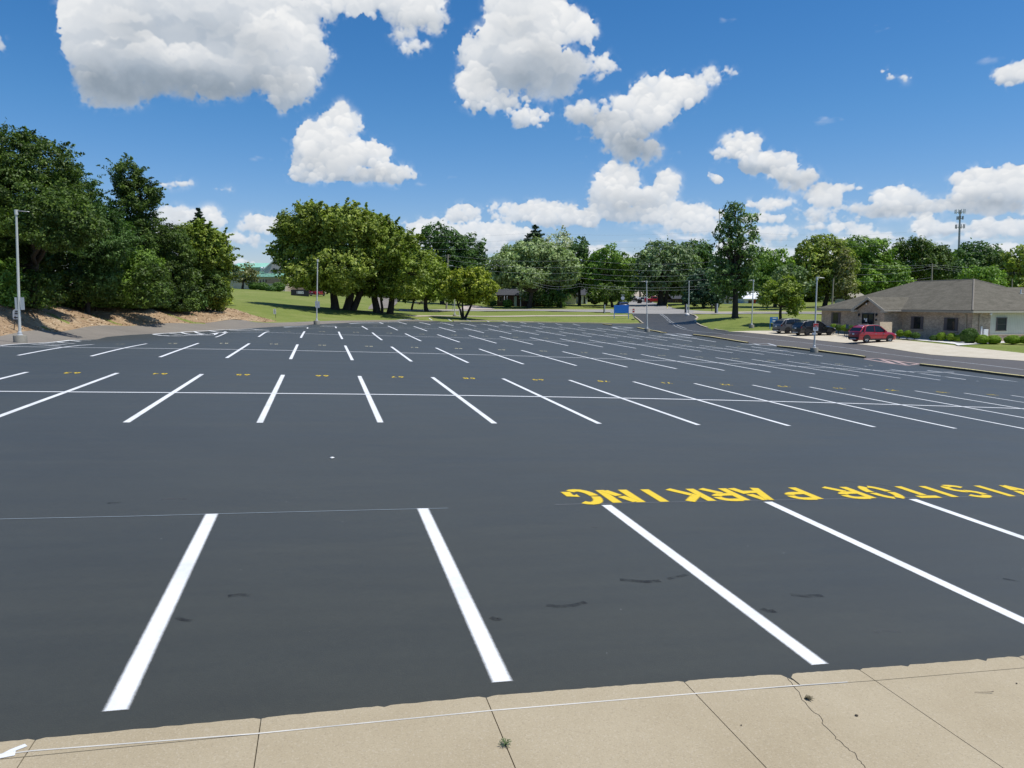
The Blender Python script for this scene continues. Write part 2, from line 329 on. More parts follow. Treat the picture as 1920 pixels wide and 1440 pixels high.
# ------------------------------------------------------------------ materials
MATS = {}
class NB:
    def __init__(s, name):
        s.m = bpy.data.materials.new(name); s.m.use_nodes = True; s.t = s.m.node_tree; s.t.nodes.clear()
        s.out = s.n('ShaderNodeOutputMaterial'); s.b = s.n('ShaderNodeBsdfPrincipled'); s.t.links.new(s.b.outputs[0], s.out.inputs[0])
    def n(s, t, **k):
        x = s.t.nodes.new(t)
        for a, b in k.items(): setattr(x, a, b)
        return x
    def l(s, a, b): s.t.links.new(a, b)
    def noise(s, scale, detail=4, rough=.55, vec=None, dist=0.0):
        x = s.n('ShaderNodeTexNoise'); x.inputs['Scale'].default_value = scale; x.inputs['Detail'].default_value = detail; x.inputs['Roughness'].default_value = rough; x.inputs['Distortion'].default_value = dist
        if vec is not None: s.l(vec, x.inputs['Vector'])
        return x.outputs['Fac']
    def obj(s, sc=(1, 1, 1), rot=(0, 0, 0)):
        c = s.n('ShaderNodeTexCoord'); m = s.n('ShaderNodeMapping'); m.inputs['Scale'].default_value = sc; m.inputs['Rotation'].default_value = rot; s.l(c.outputs['Object'], m.inputs[0]); return m.outputs[0]
    def ramp(s, fac, stops):
        r = s.n('ShaderNodeValToRGB'); e = r.color_ramp.elements
        while len(e) < len(stops): e.new(.5)
        for i, (p, c) in enumerate(stops):
            e[i].position = p; e[i].color = (c, c, c, 1) if isinstance(c, (int, float)) else (*c, 1)
        s.l(fac, r.inputs[0]); return r.outputs[0]
    def mix(s, fac, a, b, mode='MIX'):
        x = s.n('ShaderNodeMix', data_type='RGBA', blend_type=mode)
        for sock, v in ((x.inputs[0], fac), (x.inputs[6], a), (x.inputs[7], b)):
            if isinstance(v, (int, float)): sock.default_value = v if sock == x.inputs[0] else (v, v, v, 1)
            elif isinstance(v, tuple): sock.default_value = (*v, 1)
            else: s.l(v, sock)
        return x.outputs[2]
    def math(s, op, a, b):
        x = s.n('ShaderNodeMath', operation=op)
        for i, v in enumerate((a, b)):
            if isinstance(v, (int, float)): x.inputs[i].default_value = v
            else: s.l(v, x.inputs[i])
        return x.outputs[0]
    def bump(s, h, st=.3, dist=.01):
        x = s.n('ShaderNodeBump'); x.inputs['Strength'].default_value = st; x.inputs['Distance'].default_value = dist; s.l(h, x.inputs['Height']); s.l(x.outputs[0], s.b.inputs['Normal'])
    def base(s, c, rough=.8, spec=.3, metal=0.0):
        if isinstance(c, tuple): s.b.inputs['Base Color'].default_value = (*c, 1)
        else: s.l(c, s.b.inputs['Base Color'])
        if isinstance(rough, (int, float)): s.b.inputs['Roughness'].default_value = rough
        else: s.l(rough, s.b.inputs['Roughness'])
        s.b.inputs['Specular IOR Level'].default_value = spec; s.b.inputs['Metallic'].default_value = metal
        return s
def simple(name, c, rough=.7, spec=.3, metal=0.0, var=.12, scale=3.0):
    """one paint or metal, with slight uneven wear"""
    b = NB(name); f = b.noise(scale, 4, .6, b.obj())
    lo = tuple(x*(1-var) for x in c); hi = tuple(min(1, x*(1+var)) for x in c)
    b.base(b.ramp(f, [(.3, lo), (.7, hi)]), rough, spec, metal); return b.m
def m_asphalt(name, c1, c2, streak=.5, rough=(.55, .75), spec=.4, sheen=0.0):
    b = NB(name); o = b.obj()
    big = b.noise(.07, 4, .6, o); mid = b.noise(.9, 4, .6, b.obj((.25, 1, 1))); fine = b.noise(95, 2, .7, o); st = b.noise(1.3, 3, .6, b.obj((.05, 1.0, 1)))
    f = b.math('ADD', b.math('MULTIPLY', big, .5), b.math('ADD', b.math('MULTIPLY', mid, .22), b.math('MULTIPLY', st, .28*streak+.01)))
    c = b.ramp(f, [(.30, c1), (.68, c2)])
    c = b.mix(.35, c, b.mix(1.0, c, b.ramp(fine, [(.25, .45), (.75, 1.5)]), 'MULTIPLY'))
    c = b.mix(1.0, c, b.ramp(b.noise(11, 4, .75, o), [(.25, .90), (.75, 1.10)]), 'MULTIPLY'); c = b.mix(1.0, c, b.ramp(b.noise(2.4, 4, .6, b.obj((.3, 1.5, 1))), [(.3, .93), (.7, 1.07)]), 'MULTIPLY')
    b.b.inputs['Sheen Weight'].default_value = sheen; b.b.inputs['Sheen Roughness'].default_value = .45
    # dark scuffs and pale dust specks
    sc = b.noise(1.1, 3, .5, b.obj((.35, 1.2, 1)), 1.5); c = b.mix(b.ramp(sc, [(.70, 0.0), (.76, .35)]), c, tuple(x*.55 for x in c1))
    v = b.n('ShaderNodeTexVoronoi'); v.inputs['Scale'].default_value = 2.2; b.l(b.obj(), v.inputs['Vector'])
    c = b.mix(b.ramp(v.outputs['Distance'], [(.016, .55), (.024, 0.0)]), c, (.35, .36, .36))
    b.base(c, b.ramp(mid, [(.3, rough[0]), (.7, rough[1])]), spec); b.bump(fine, .35, .004); return b.m
def m_grass(name, c1, c2, c3):
    b = NB(name); o = b.obj()
    big = b.noise(.05, 4, .6, b.obj((1, .8, 1))); mid = b.noise(.45, 5, .65, o); fine = b.noise(7, 3, .7, o); st = b.noise(.30, 3, .6, b.obj((.22, 1.6, 1)))
    f = b.math('ADD', b.math('MULTIPLY', big, .35), b.math('ADD', b.math('MULTIPLY', mid, .35), b.math('MULTIPLY', st, .3)))
    c = b.ramp(f, [(.32, c1), (.5, c2), (.66, c3)])
    c = b.mix(1.0, c, b.ramp(fine, [(.2, .6), (.8, 1.35)]), 'MULTIPLY'); b.base(c, .9, .1); b.bump(fine, .8, .05); return b.m
def m_concrete(name, c1, c2, fine_s=60, stain=.35, aggregate=True):
    b = NB(name); o = b.obj(); big = b.noise(.9, 5, .62, o); fine = b.noise(fine_s, 3, .75, o)
    c = b.ramp(big, [(.3, c1), (.7, c2)])
    c = b.mix(1.0, c, b.ramp(fine, [(.25, .84), (.75, 1.13)]), 'MULTIPLY')
    if aggregate:
        v = b.n('ShaderNodeTexVoronoi'); v.inputs['Scale'].default_value = fine_s*.9; b.l(o, v.inputs['Vector'])
        k = b.n('ShaderNodeSeparateColor'); b.l(v.outputs['Color'], k.inputs[0])
        c = b.mix(b.ramp(k.outputs[0], [(.88, 0.0), (.92, .22)]), c, (.20, .16, .11)); c = b.mix(b.ramp(k.outputs[1], [(.88, 0.0), (.92, .14)]), c, (.62, .56, .46))
    s2 = b.noise(2.3, 4, .7, o); c = b.mix(b.ramp(s2, [(.62, 0.0), (.75, stain)]), c, tuple(x*.6 for x in c1))
    b.base(c, .88, .25); b.bump(fine, .4, .003); return b.m
def m_paint(name, c, worn=.0, opac=1.0):
    """road paint: uv.x runs 0..1 across the line, overspray speckles the edges"""
    b = NB(name); o = b.obj(); f = b.noise(14, 4, .7, o); w = b.noise(1.2, 4, .6, o); c0 = b.ramp(f, [(.2, tuple(x*.86 for x in c)), (.7, c)])
    if worn: c0 = b.mix(b.ramp(w, [(.45, 0.0), (.75, worn)]), c0, (.10, .105, .11))
    b.base(c0, .6, .35); b.bump(b.noise(95, 2, .7, o), .3, .003)
    uv = b.n('ShaderNodeUVMap'); s = b.n('ShaderNodeSeparateXYZ'); b.l(uv.outputs[0], s.inputs[0])
    a = b.math('ABSOLUTE', b.math('SUBTRACT', s.outputs[0], .5), 0); a = b.math('MULTIPLY', a, 2.0)       # 0 centre .. 1 edge
    y = b.math('MULTIPLY', b.math('ABSOLUTE', b.math('SUBTRACT', s.outputs[1], .5), 0), 2.0); a = b.math('MAXIMUM', a, y)
    n = b.math('ADD', b.math('MULTIPLY', b.noise(260, 2, .8, o), .75), b.math('MULTIPLY', b.noise(22, 3, .7, o), .25))
    cov = b.math('SUBTRACT', b.math('ADD', n, .5), b.math('MULTIPLY', b.math('SUBTRACT', a, .52), 2.0))
    r = b.ramp(cov, [(.30, 0.0), (.86, 1.0)])
    if opac < 1: r = b.math('MULTIPLY', r, b.math('MULTIPLY', b.ramp(b.noise(7, 4, .7, o), [(.35, .1), (.65, 1.0)]), opac))
    tr = b.n('ShaderNodeBsdfTransparent'); m = b.n('ShaderNodeMixShader')
    b.l(r, m.inputs[0]); b.l(tr.outputs[0], m.inputs[1]); b.l(b.b.outputs[0], m.inputs[2]); b.l(m.outputs[0], b.out.inputs[0]); return b.m
def m_brick(name, c1, c2, mortar, sc=1.0, rot=(math.pi/2, 0, 0)):
    b = NB(name); g = b.n('ShaderNodeTexCoord'); s = b.n('ShaderNodeSeparateXYZ'); b.l(g.outputs['Object'], s.inputs[0])
    cb = b.n('ShaderNodeCombineXYZ'); b.l(b.math('ADD', s.outputs[0], s.outputs[1]), cb.inputs[0]); b.l(s.outputs[2], cb.inputs[1])
    t = b.n('ShaderNodeTexBrick'); b.l(cb.outputs[0], t.inputs['Vector']); t.inputs['Scale'].default_value = sc
    t.inputs['Brick Width'].default_value = .23; t.inputs['Row Height'].default_value = .085; t.inputs['Mortar Size'].default_value = .010
    t.inputs['Color1'].default_value = (*c1, 1); t.inputs['Color2'].default_value = (*c2, 1); t.inputs['Mortar'].default_value = (*mortar, 1); t.inputs['Bias'].default_value = 0
    n = b.noise(1.4, 5, .7, b.obj()); c = b.mix(1.0, t.outputs[0], b.ramp(n, [(.25, .72), (.75, 1.22)]), 'MULTIPLY')
    n2 = b.noise(9, 3, .8, b.obj((.6, .6, 2))); c = b.mix(1.0, c, b.ramp(n2, [(.25, .70), (.75, 1.3)]), 'MULTIPLY'); b.base(c, .9, .2); return b.m
def m_shingle(name, c1, c2):
    b = NB(name); o = b.obj(); n = b.noise(1.1, 5, .75, b.obj((1, 1, 3))); n2 = b.noise(7, 3, .85, o)
    w = b.n('ShaderNodeTexWave', wave_type='BANDS', bands_direction='Z'); w.inputs['Scale'].default_value = 5.0; w.inputs['Distortion'].default_value = .6; b.l(o, w.inputs['Vector'])
    c = b.ramp(n, [(.3, c1), (.7, c2)]); c = b.mix(1.0, c, b.ramp(n2, [(.2, .68), (.8, 1.30)]), 'MULTIPLY'); c = b.mix(1.0, c, b.ramp(w.outputs['Fac'], [(.0, .86), (.4, 1.04)]), 'MULTIPLY')
    b.base(c, .95, .15); b.bump(n2, .5, .02); return b.m
def m_leaf(name, dark, mid, light, trans=.24):
    b = NB(name); at_ = b.n('ShaderNodeAttribute', attribute_name='tone'); k_ = 2.05; dark, mid, light = [(c_[0]*1.02, c_[1]*1.10, c_[2]*.80) for c_ in (tuple(x*.8 for x in dark), mid, tuple(x*1.1 for x in light))]; c = b.ramp(at_.outputs['Fac'], [(.0, tuple(x*k_*.85 for x in dark)), (.5, tuple(x*k_ for x in mid)), (1.0, tuple(x*k_ for x in light))])
    n = b.noise(.35, 3, .6, b.obj()); c = b.mix(1.0, c, b.ramp(n, [(.3, .78), (.7, 1.25)]), 'MULTIPLY'); b.base(c, .52, .30)
    t = b.n('ShaderNodeBsdfTranslucent'); b.l(b.mix(1.0, c, (1.25, 1.45, .55), 'MULTIPLY'), t.inputs['Color']); m = b.n('ShaderNodeMixShader'); m.inputs[0].default_value = trans
    b.l(b.b.outputs[0], m.inputs[1]); b.l(t.outputs[0], m.inputs[2]); b.l(m.outputs[0], b.out.inputs[0]); return b.m
def m_bark(name, c1, c2):
    b = NB(name); n = b.noise(6, 5, .75, b.obj((1, 1, .25))); b.base(b.ramp(n, [(.3, c1), (.7, c2)]), .95, .15); b.bump(n, .8, .05); return b.m
def m_glass(name, c=(.012, .015, .018), rough=.05): b = NB(name); b.base(c, max(rough, .08), .45); return b.m
def m_carpaint(name, c): b = NB(name); b.base(c, .34, .5, .15); b.b.inputs['Coat Weight'].default_value = 1.0; b.b.inputs['Coat Roughness'].default_value = .04; return b.m

M = dict(
 seal=m_asphalt('fresh_sealcoat', (.028, .0290, .0205), (.0455, .0475, .0345), rough=(.58, .70), spec=.5, sheen=.16),
 drive=m_asphalt('driveway_asphalt', (.040, .0405, .038), (.060, .0605, .057), rough=(.5, .65), spec=.6),
 road=m_asphalt('road_asphalt', (.075, .070, .066), (.125, .118, .112), rough=(.7, .9)),
 old=m_asphalt('weathered_asphalt', (.175, .155, .13), (.27, .24, .20), rough=(.75, .9)),
 street=m_asphalt('pale_street', (.26, .25, .23), (.36, .345, .32), rough=(.75, .9)),
 grass=m_grass('lawn_grass', (.115, .158, .034), (.175, .212, .052), (.255, .258, .092)),
 grass2=m_grass('shaded_lawn', (.045, .07, .018), (.075, .105, .026), (.11, .13, .04)),  # grass2: darker copy of the lawn, shade painted into its colour
 walk=m_concrete('sidewalk_concrete', (.358, .295, .192), (.415, .35, .238), 110, .12),
 kerbc=m_concrete('kerb_concrete', (.38, .33, .25), (.46, .40, .30), 70),
 pad=m_concrete('pad_concrete', (.50, .44, .33), (.58, .52, .41), 40, .15, False),
 conc=m_concrete('grey_concrete', (.22, .20, .165), (.36, .34, .28), 30, .5, False),
 white=m_paint('white_line_paint', (.80, .81, .80), .22), whitefar=m_paint('white_line_paint_thin', (.80, .81, .81)),
 faded=m_paint('faded_white_paint', (.50, .52, .53), .6), yellow=m_paint('yellow_stencil_paint', (.78, .55, .03)), cream=m_paint('pale_yellow_paint', (.66, .60, .38)),
 pinkline=m_paint('pink_old_paint', (.50, .36, .32), .5),
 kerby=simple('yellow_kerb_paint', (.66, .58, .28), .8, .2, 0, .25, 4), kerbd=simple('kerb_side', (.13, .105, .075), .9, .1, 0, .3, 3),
 pole=simple('painted_pole', (.62, .62, .57), .45, .5, .2, .06), steel=simple('grey_steel', (.30, .31, .32), .5, .5, .5), dark=simple('dark_metal', (.02, .02, .022), .5, .4),
 plate=simple('sign_back', (.55, .57, .58), .5, .4, .2, .05), signw=simple('sign_white', (.75, .75, .73), .5, .3, 0, .04), signr=simple('sign_red', (.52, .05, .05), .5, .3, 0, .05), ink=simple('sign_ink', (.03, .03, .03), .6, .2),
 blue=simple('blue_board', (.025, .17, .62), .45, .4, 0, .06), wood=simple('weathered_wood', (.30, .26, .20), .9, .2, 0, .2), woodd=simple('dark_wood', (.10, .08, .06), .9, .2, 0, .2), ply=simple('plywood', (.62, .50, .34), .8, .2, 0, .12, 6),
 brick=m_brick('tan_brick', (.52, .385, .27), (.31, .215, .15), (.48, .43, .36)), brickl=m_brick('brick_pinkish', (.40, .25, .18), (.33, .20, .15), (.40, .35, .30)),
 shingle=m_shingle('grey_brown_shingle', (.098, .090, .068), (.165, .150, .118)), shingled=m_shingle('dark_shingle', (.045, .047, .052), (.085, .088, .095)),
 trim=simple('almond_trim', (.46, .41, .33), .6, .3, 0, .05), trimd=simple('shaded_trim', (.34, .30, .24), .6, .3, 0, .05), shutter=simple('mauve_grey_shutter', (.12, .10, .10), .7, .3, 0, .08),  # trimd: almond trim darkened, shade painted into the colour
 green=simple('copper_green_roof', (.26, .52, .40), .6, .3, 0, .08, .4), beige=simple('beige_stucco', (.50, .45, .36), .9, .2, 0, .06, .5), whitew=simple('white_siding', (.74, .75, .76), .7, .3, 0, .05, .6), darkb=simple('brown_brick_wall', (.11, .065, .05), .9, .2, 0, .2, 2),
 glass=m_glass('window_glass'), glassb=m_glass('blue_window_glass', (.02, .03, .05), .08), tyre=simple('tyre_rubber', (.018, .018, .019), .85, .2), rim=simple('alloy_rim', (.55, .56, .58), .3, .5, .8, .03), rimd=simple('dark_alloy', (.15, .15, .16), .3, .5, .8, .03),
 red=m_carpaint('red_car_paint', (.34, .001, .018)), black=m_carpaint('black_car_paint', (.008, .008, .011)), silver=m_carpaint('silver_car_paint', (.12, .12, .125)), whitec=m_carpaint('white_car_paint', (.75, .75, .75)), bluec=m_carpaint('blue_car_paint', (.02, .04, .10)),
 lamp_r=simple('tail_lamp', (.25, .01, .01), .2, .5), lamp_w=simple('head_lamp', (.65, .66, .68), .1, .6), plastic=simple('black_plastic', (.025, .025, .025), .6, .3),
 bark=m_bark('dark_bark', (.035, .028, .022), (.085, .07, .055)), barkl=m_bark('pale_bark', (.12, .10, .08), (.24, .21, .17)),
 stone=m_concrete('white_stones', (.62, .60, .55), (.75, .73, .68), 8, .2, False), redp=simple('red_paint', (.45, .04, .03), .6), hyd=simple('yellow_hydrant', (.60, .55, .10), .5),
)
def m_siding():
    b = NB('sage_siding'); g = b.n('ShaderNodeTexCoord'); s = b.n('ShaderNodeSeparateXYZ'); b.l(g.outputs['Object'], s.inputs[0])
    fr = b.math('FRACT', b.math('MULTIPLY', b.math('ADD', s.outputs[0], s.outputs[1]), 4.9), 0)
    c = b.ramp(fr, [(.04, .55), (.09, 1.0)]); n = b.noise(1.2, 3, .6, b.obj()); c2 = b.ramp(n, [(.3, (.60, .575, .47)), (.7, (.66, .64, .54))])
    b.base(b.mix(1.0, c2, c, 'MULTIPLY'), .75, .25); return b.m
M['siding'] = m_siding()
def m_mulch():
    b = NB('wood_mulch'); o = b.obj(); big = b.noise(.5, 5, .65, o); f1 = b.noise(9, 4, .8, b.obj((1, 1, 2.5)), .8); f2 = b.noise(32, 3, .8, o, 1.0)
    c = b.ramp(big, [(.3, (.24, .155, .09)), (.5, (.38, .265, .16)), (.7, (.50, .385, .25))])
    c = b.mix(1.0, c, b.ramp(f1, [(.3, .60), (.7, 1.32)]), 'MULTIPLY'); c = b.mix(1.0, c, b.ramp(f2, [(.3, .65), (.7, 1.3)]), 'MULTIPLY')
    b.base(c, .95, .1); b.bump(f1, 1.0, .06); return b.m
M['mulch'] = m_mulch()
L = dict(
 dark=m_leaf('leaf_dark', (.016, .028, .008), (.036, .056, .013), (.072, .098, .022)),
 sweet=m_leaf('leaf_sweet', (.030, .050, .020), (.062, .092, .036), (.120, .155, .070)),
 oak=m_leaf('leaf_oak', (.018, .036, .012), (.034, .062, .018), (.060, .095, .030)),
 olive=m_leaf('leaf_olive', (.046, .064, .010), (.092, .114, .019), (.150, .168, .036)),
 honey=m_leaf('leaf_honey', (.058, .074, .015), (.112, .130, .028), (.180, .190, .055)),
 yel=m_leaf('leaf_yellow_green', (.070, .085, .010), (.125, .140, .018), (.20, .195, .03)),
 lime=m_leaf('leaf_bright', (.040, .070, .014), (.078, .122, .024), (.130, .178, .042)),
 silver=m_leaf('leaf_silver', (.055, .075, .035), (.110, .135, .070), (.20, .225, .14)),
 grey=m_leaf('leaf_grey_green', (.040, .060, .032), (.080, .105, .060), (.15, .18, .115)),
 pale=m_leaf('leaf_pale_bare', (.12, .12, .10), (.19, .19, .165), (.29, .29, .26)),
 spruce=m_leaf('leaf_spruce', (.010, .022, .014), (.018, .036, .022), (.034, .056, .036), .05),
 shrub=m_leaf('leaf_shrub', (.050, .090, .008), (.105, .150, .012), (.17, .22, .03)),
 shrubd=m_leaf('leaf_shrub_dark', (.022, .045, .010), (.040, .070, .016), (.07, .11, .028)),
 brown=m_leaf('leaf_brownish', (.06, .055, .03), (.10, .095, .05), (.15, .14, .09)),
)
# ------------------------------------------------------------------ ground sheets
def pip(px, py, poly):
    c = np.zeros(len(px), bool); n = len(poly)
    for i in range(n):
        x1, y1 = poly[i]; x2, y2 = poly[(i+1) % n]
        t = ((y1 > py) != (y2 > py)) & (px < (x2-x1)*(py-y1)/((y2-y1) if y2 != y1 else 1e-9)+x1); c ^= t
    return c
def densify(poly, cell):
    out = []
    for i in range(len(poly)):
        a = np.array(poly[i][:2], float); b = np.array(poly[(i+1) % len(poly)][:2], float); n = max(1, int(np.hypot(*(b-a))/cell))
        for k in range(n): out.append(tuple(a+(b-a)*k/n))
    return out
def sheet(name, poly, off, mat, cell=2.5, parent=None, zfun=None, thick=0):
    b = densify([p[:2] for p in poly], cell); bx = np.array(b)
    gx, gy = np.meshgrid(np.arange(bx[:, 0].min(), bx[:, 0].max(), cell), np.arange(bx[:, 1].min(), bx[:, 1].max(), cell))
    gx = gx.ravel()+.13; gy = gy.ravel()+.17
    m = pip(gx, gy, b); gx = gx[m]; gy = gy[m]
    d = np.min(np.hypot(gx[:, None]-bx[None, :, 0], gy[:, None]-bx[None, :, 1]), axis=1) > cell*.35 if len(gx) else np.array([], bool)
    pts = b+list(zip(gx[d], gy[d]))
    v, e, f, *_ = delaunay_2d_cdt([Vector(p) for p in pts], [], [list(range(len(b)))], 1, 1e-5)
    vx = np.array([p[0] for p in v]); vy = np.array([p[1] for p in v]); z = TT(vx, vy)+off
    if zfun is not None: z = z+zfun(vx, vy, bx)
    me = bpy.data.meshes.new(name); me.from_pydata([(x, y, q) for x, y, q in zip(vx, vy, z)], [], [list(t) for t in f]); me.materials.append(mat)
    me.polygons.foreach_set('use_smooth', [True]*len(me.polygons)); me.update()
    if len(me.polygons) and me.polygons[0].normal.z < 0: me.flip_normals()
    return link(bpy.data.objects.new(name, me), parent)
g2 = lambda *L_: [tuple(G(x, y)[:2]) for x, y in L_]

seal_left = g2((-120, 660), (0, 648), (60, 644.5), (120, 640), (200, 632.5), (287, 626.5), (420, 619.5), (520, 613), (590, 608.5), (640, 606.3), (700, 603.8), (760, 602.6), (800, 602.9))
far_edge = g2((850, 603.6), (925, 604.0), (1000, 604.8), (1100, 606.4), (1206, 607.4))
seal_poly = [(-24, 5.0), (42.3, 5.0), (42.3, 90)]+[far_edge[-1]]+far_edge[::-1][1:]+seal_left[::-1]
old_left = g2((-120, 640), (0, 631), (120, 621.5), (250, 611), (380, 606.8), (480, 604.6), (600, 602.4), (700, 600.6), (770, 600.2), (830, 602.2))
old_poly = [(-24, 5.0)]+[seal_left[0]]+[(x, y) for x, y in seal_left[1:]]+old_left[::-1]
old_poly = [(-30, 30)]+old_left+[seal_left[-1]]+seal_left[::-1][1:]+[(-24, 20)]
pad_edge = g2((1368, 622), (1480, 631.5), (1591, 644), (1745, 665.5), (1925, 677.8), (2150, 693))
drive_poly = g2((1206, 607.5), (1190, 595), (1185, 588), (1292, 588.4), (1308, 596), (1303.5, 602), (1310, 608.5), (1326, 615), (1368, 622.3))+[(49.3, 80), (42.3, 80), (42.3, 90)]
road_poly = [(42.3, -20), (42.3, 80), (49.3, 80)]+pad_edge+[(50, 20), (50, -20)]
street_poly = g2((748, 583.4), (770, 584.2), (860, 583.4), (1000, 583), (1150, 585.6), (1185, 588), (1292, 588.4), (1400, 588.4), (1560, 589.5), (1760, 592), (2200, 598), (2200, 594), (1760, 589), (1560, 587), (1400, 586.3), (1320, 583.5), (1268, 579.5),
                 (1240, 572), (1216, 565), (1200, 559), (1193, 555.3), (1182, 555.3), (1181, 560), (1179, 568), (1172, 576), (1150, 580.8), (1000, 580.3), (860, 579.8), (770, 580.2), (748, 579.5))
lane_poly = g2((690, 580), (735, 577), (744, 569), (760, 561), (750, 556.5), (716, 556), (690, 557), (700, 566), (692, 575))
pad_poly = g2((1368, 622), (1447, 620.4), (1545, 618.6), (1600, 627), (1678, 637), (1740, 643), (1788, 648), (1796, 649.6), (1860, 656.5), (1925, 663.5), (2150, 684))+pad_edge[::-1]
bank_poly = g2((-160, 641), (0, 631), (120, 621.5), (250, 611), (380, 606.8), (480, 604.2), (520, 602.6), (505, 599), (470, 590), (440, 579.5))+[tuple(at(430, 600, 92)[:2]), tuple(at(330, 600, 92)[:2]), tuple(at(200, 600, 88)[:2]), tuple(at(60, 600, 80)[:2]), tuple(at(-160, 600, 70)[:2])]
bank_in = pip
paved = [seal_poly, old_poly, drive_poly, road_poly, street_poly, lane_poly, pad_poly]

def axis(lo, hi, f0, f1, step, grow=1.18):
    a = list(np.arange(f0, f1+.01, step)); s = step; x = a[-1]
    while x < hi: s *= grow; x += s; a.append(x)
    s = step; x = a[0]; b = []
    while x > lo: s *= grow; x -= s; b.append(x)
    return np.array(b[::-1]+a)
ax_, ay_ = axis(-2600, 2600, -50, 130, 2.0), axis(-900, 3500, -16, 240, 2.0)
gx, gy = np.meshgrid(ax_, ay_); fx, fy = gx.ravel(), gy.ravel(); gz = TT(fx, fy)
gz = np.where(np.hypot(fx, fy) > 600, np.minimum(gz, 9), gz)
inside = np.zeros(len(fx), bool)
for p in paved: inside |= pip(fx, fy, p)
gz = gz-np.where(inside, .12, 0)-np.where((fy < 5.4) & (fx < 45) & (fx > -25) & (fy > -14), .25, 0)
nx = len(ax_); ny = len(ay_)
me = bpy.data.meshes.new('lawn'); idx = np.arange(nx*ny).reshape(ny, nx)
quads = np.stack([idx[:-1, :-1], idx[:-1, 1:], idx[1:, 1:], idx[1:, :-1]], -1).reshape(-1, 4)
me.vertices.add(nx*ny); me.vertices.foreach_set('co', np.stack([fx, fy, gz], -1).ravel())
me.loops.add(quads.size); me.loops.foreach_set('vertex_index', quads.ravel()); me.polygons.add(len(quads)); me.polygons.foreach_set('loop_start', np.arange(0, quads.size, 4)); me.polygons.foreach_set('loop_total', np.full(len(quads), 4))
me.materials.append(M['grass']); me.update(); me.validate(); me.polygons.foreach_set('use_smooth', [True]*len(me.polygons))
lawn = link(bpy.data.objects.new('lawn', me)); tag(lawn, kind='structure')
S_ = lambda o: tag(o, kind='structure')
lot = S_(sheet('parking_lot', seal_poly, .030, M['seal'], 2.0))
S_(sheet('old_asphalt', old_poly, .022, M['old'], 1.5))
S_(sheet('driveway', drive_poly, .026, M['drive'], 2.0))
S_(sheet('access_road', road_poly, .018, M['road'], 2.0))
S_(sheet('street', street_poly, .03, M['street'], 3.0))
S_(sheet('school_lane', lane_poly, .04, M['old'], 3.0))
S_(sheet('concrete_pad', pad_poly, .034, M['pad'], 2.0))
def mul_z(x, y, bnd):
    d = np.min(np.hypot(x[:, None]-bnd[None, :, 0], y[:, None]-bnd[None, :, 1]), axis=1)
    n = np.sin(x*1.1+np.sin(y*.8)*2)*.09+np.sin(y*1.7+x*.8)*.06+np.sin(x*4.1+y*3.3)*.02+np.random.RandomState(3).uniform(-.02, .02, len(x))
    return np.clip(d*.6, 0, 1)*(n+.12)+.012
bank = S_(sheet('mulch_bank', bank_poly, .0, M['mulch'], .55, zfun=mul_z))
# wood chips strewn over the bank
rn = random.Random(8); mb = MB(); bmx = np.array(bank_poly)
cand = [(rn.uniform(bmx[:, 0].min(), bmx[:, 0].max()), rn.uniform(bmx[:, 1].min(), bmx[:, 1].max())) for _ in range(26000)]
cx_ = np.array(cand); cx_ = cx_[pip(cx_[:, 0], cx_[:, 1], bank_poly)]
from mathutils.bvhtree import BVHTree
bvh = BVHTree.FromObject(bank, bpy.context.evaluated_depsgraph_get()) if False else BVHTree.FromPolygons([v.co for v in bank.data.vertices], [tuple(p.vertices) for p in bank.data.polygons])
for x, y in cx_[:6500]:
    h = bvh.ray_cast(Vector((x, y, 20)), Vector((0, 0, -1)))
    if h[0] is None: continue
    a = rn.uniform(0, 6.28); t = rn.uniform(-.5, .5); l_ = rn.uniform(.05, .15); w_ = rn.uniform(.015, .045); d = Vector((math.cos(a), math.sin(a), t)).normalized()*l_; e = Vector((-math.sin(a), math.cos(a), rn.uniform(-.6, .6)))*w_; c = h[0]+Vector((0, 0, .03)); mb.m = rn.choice((0, 0, 1, 2))
    mb.add([c-d-e, c+d-e, c+d*.8+e, c-d*.8+e], [(0, 1, 2, 3)])
tag(mb.build('wood_chips', [simple('chip_tan', (.46, .33, .19), .9), simple('chip_pale', (.62, .50, .34), .9), simple('chip_brown', (.24, .15, .09), .9)], fix=False), 'loose wood chips and bark covering the bank below the trees', 'wood chips', kind='stuff')

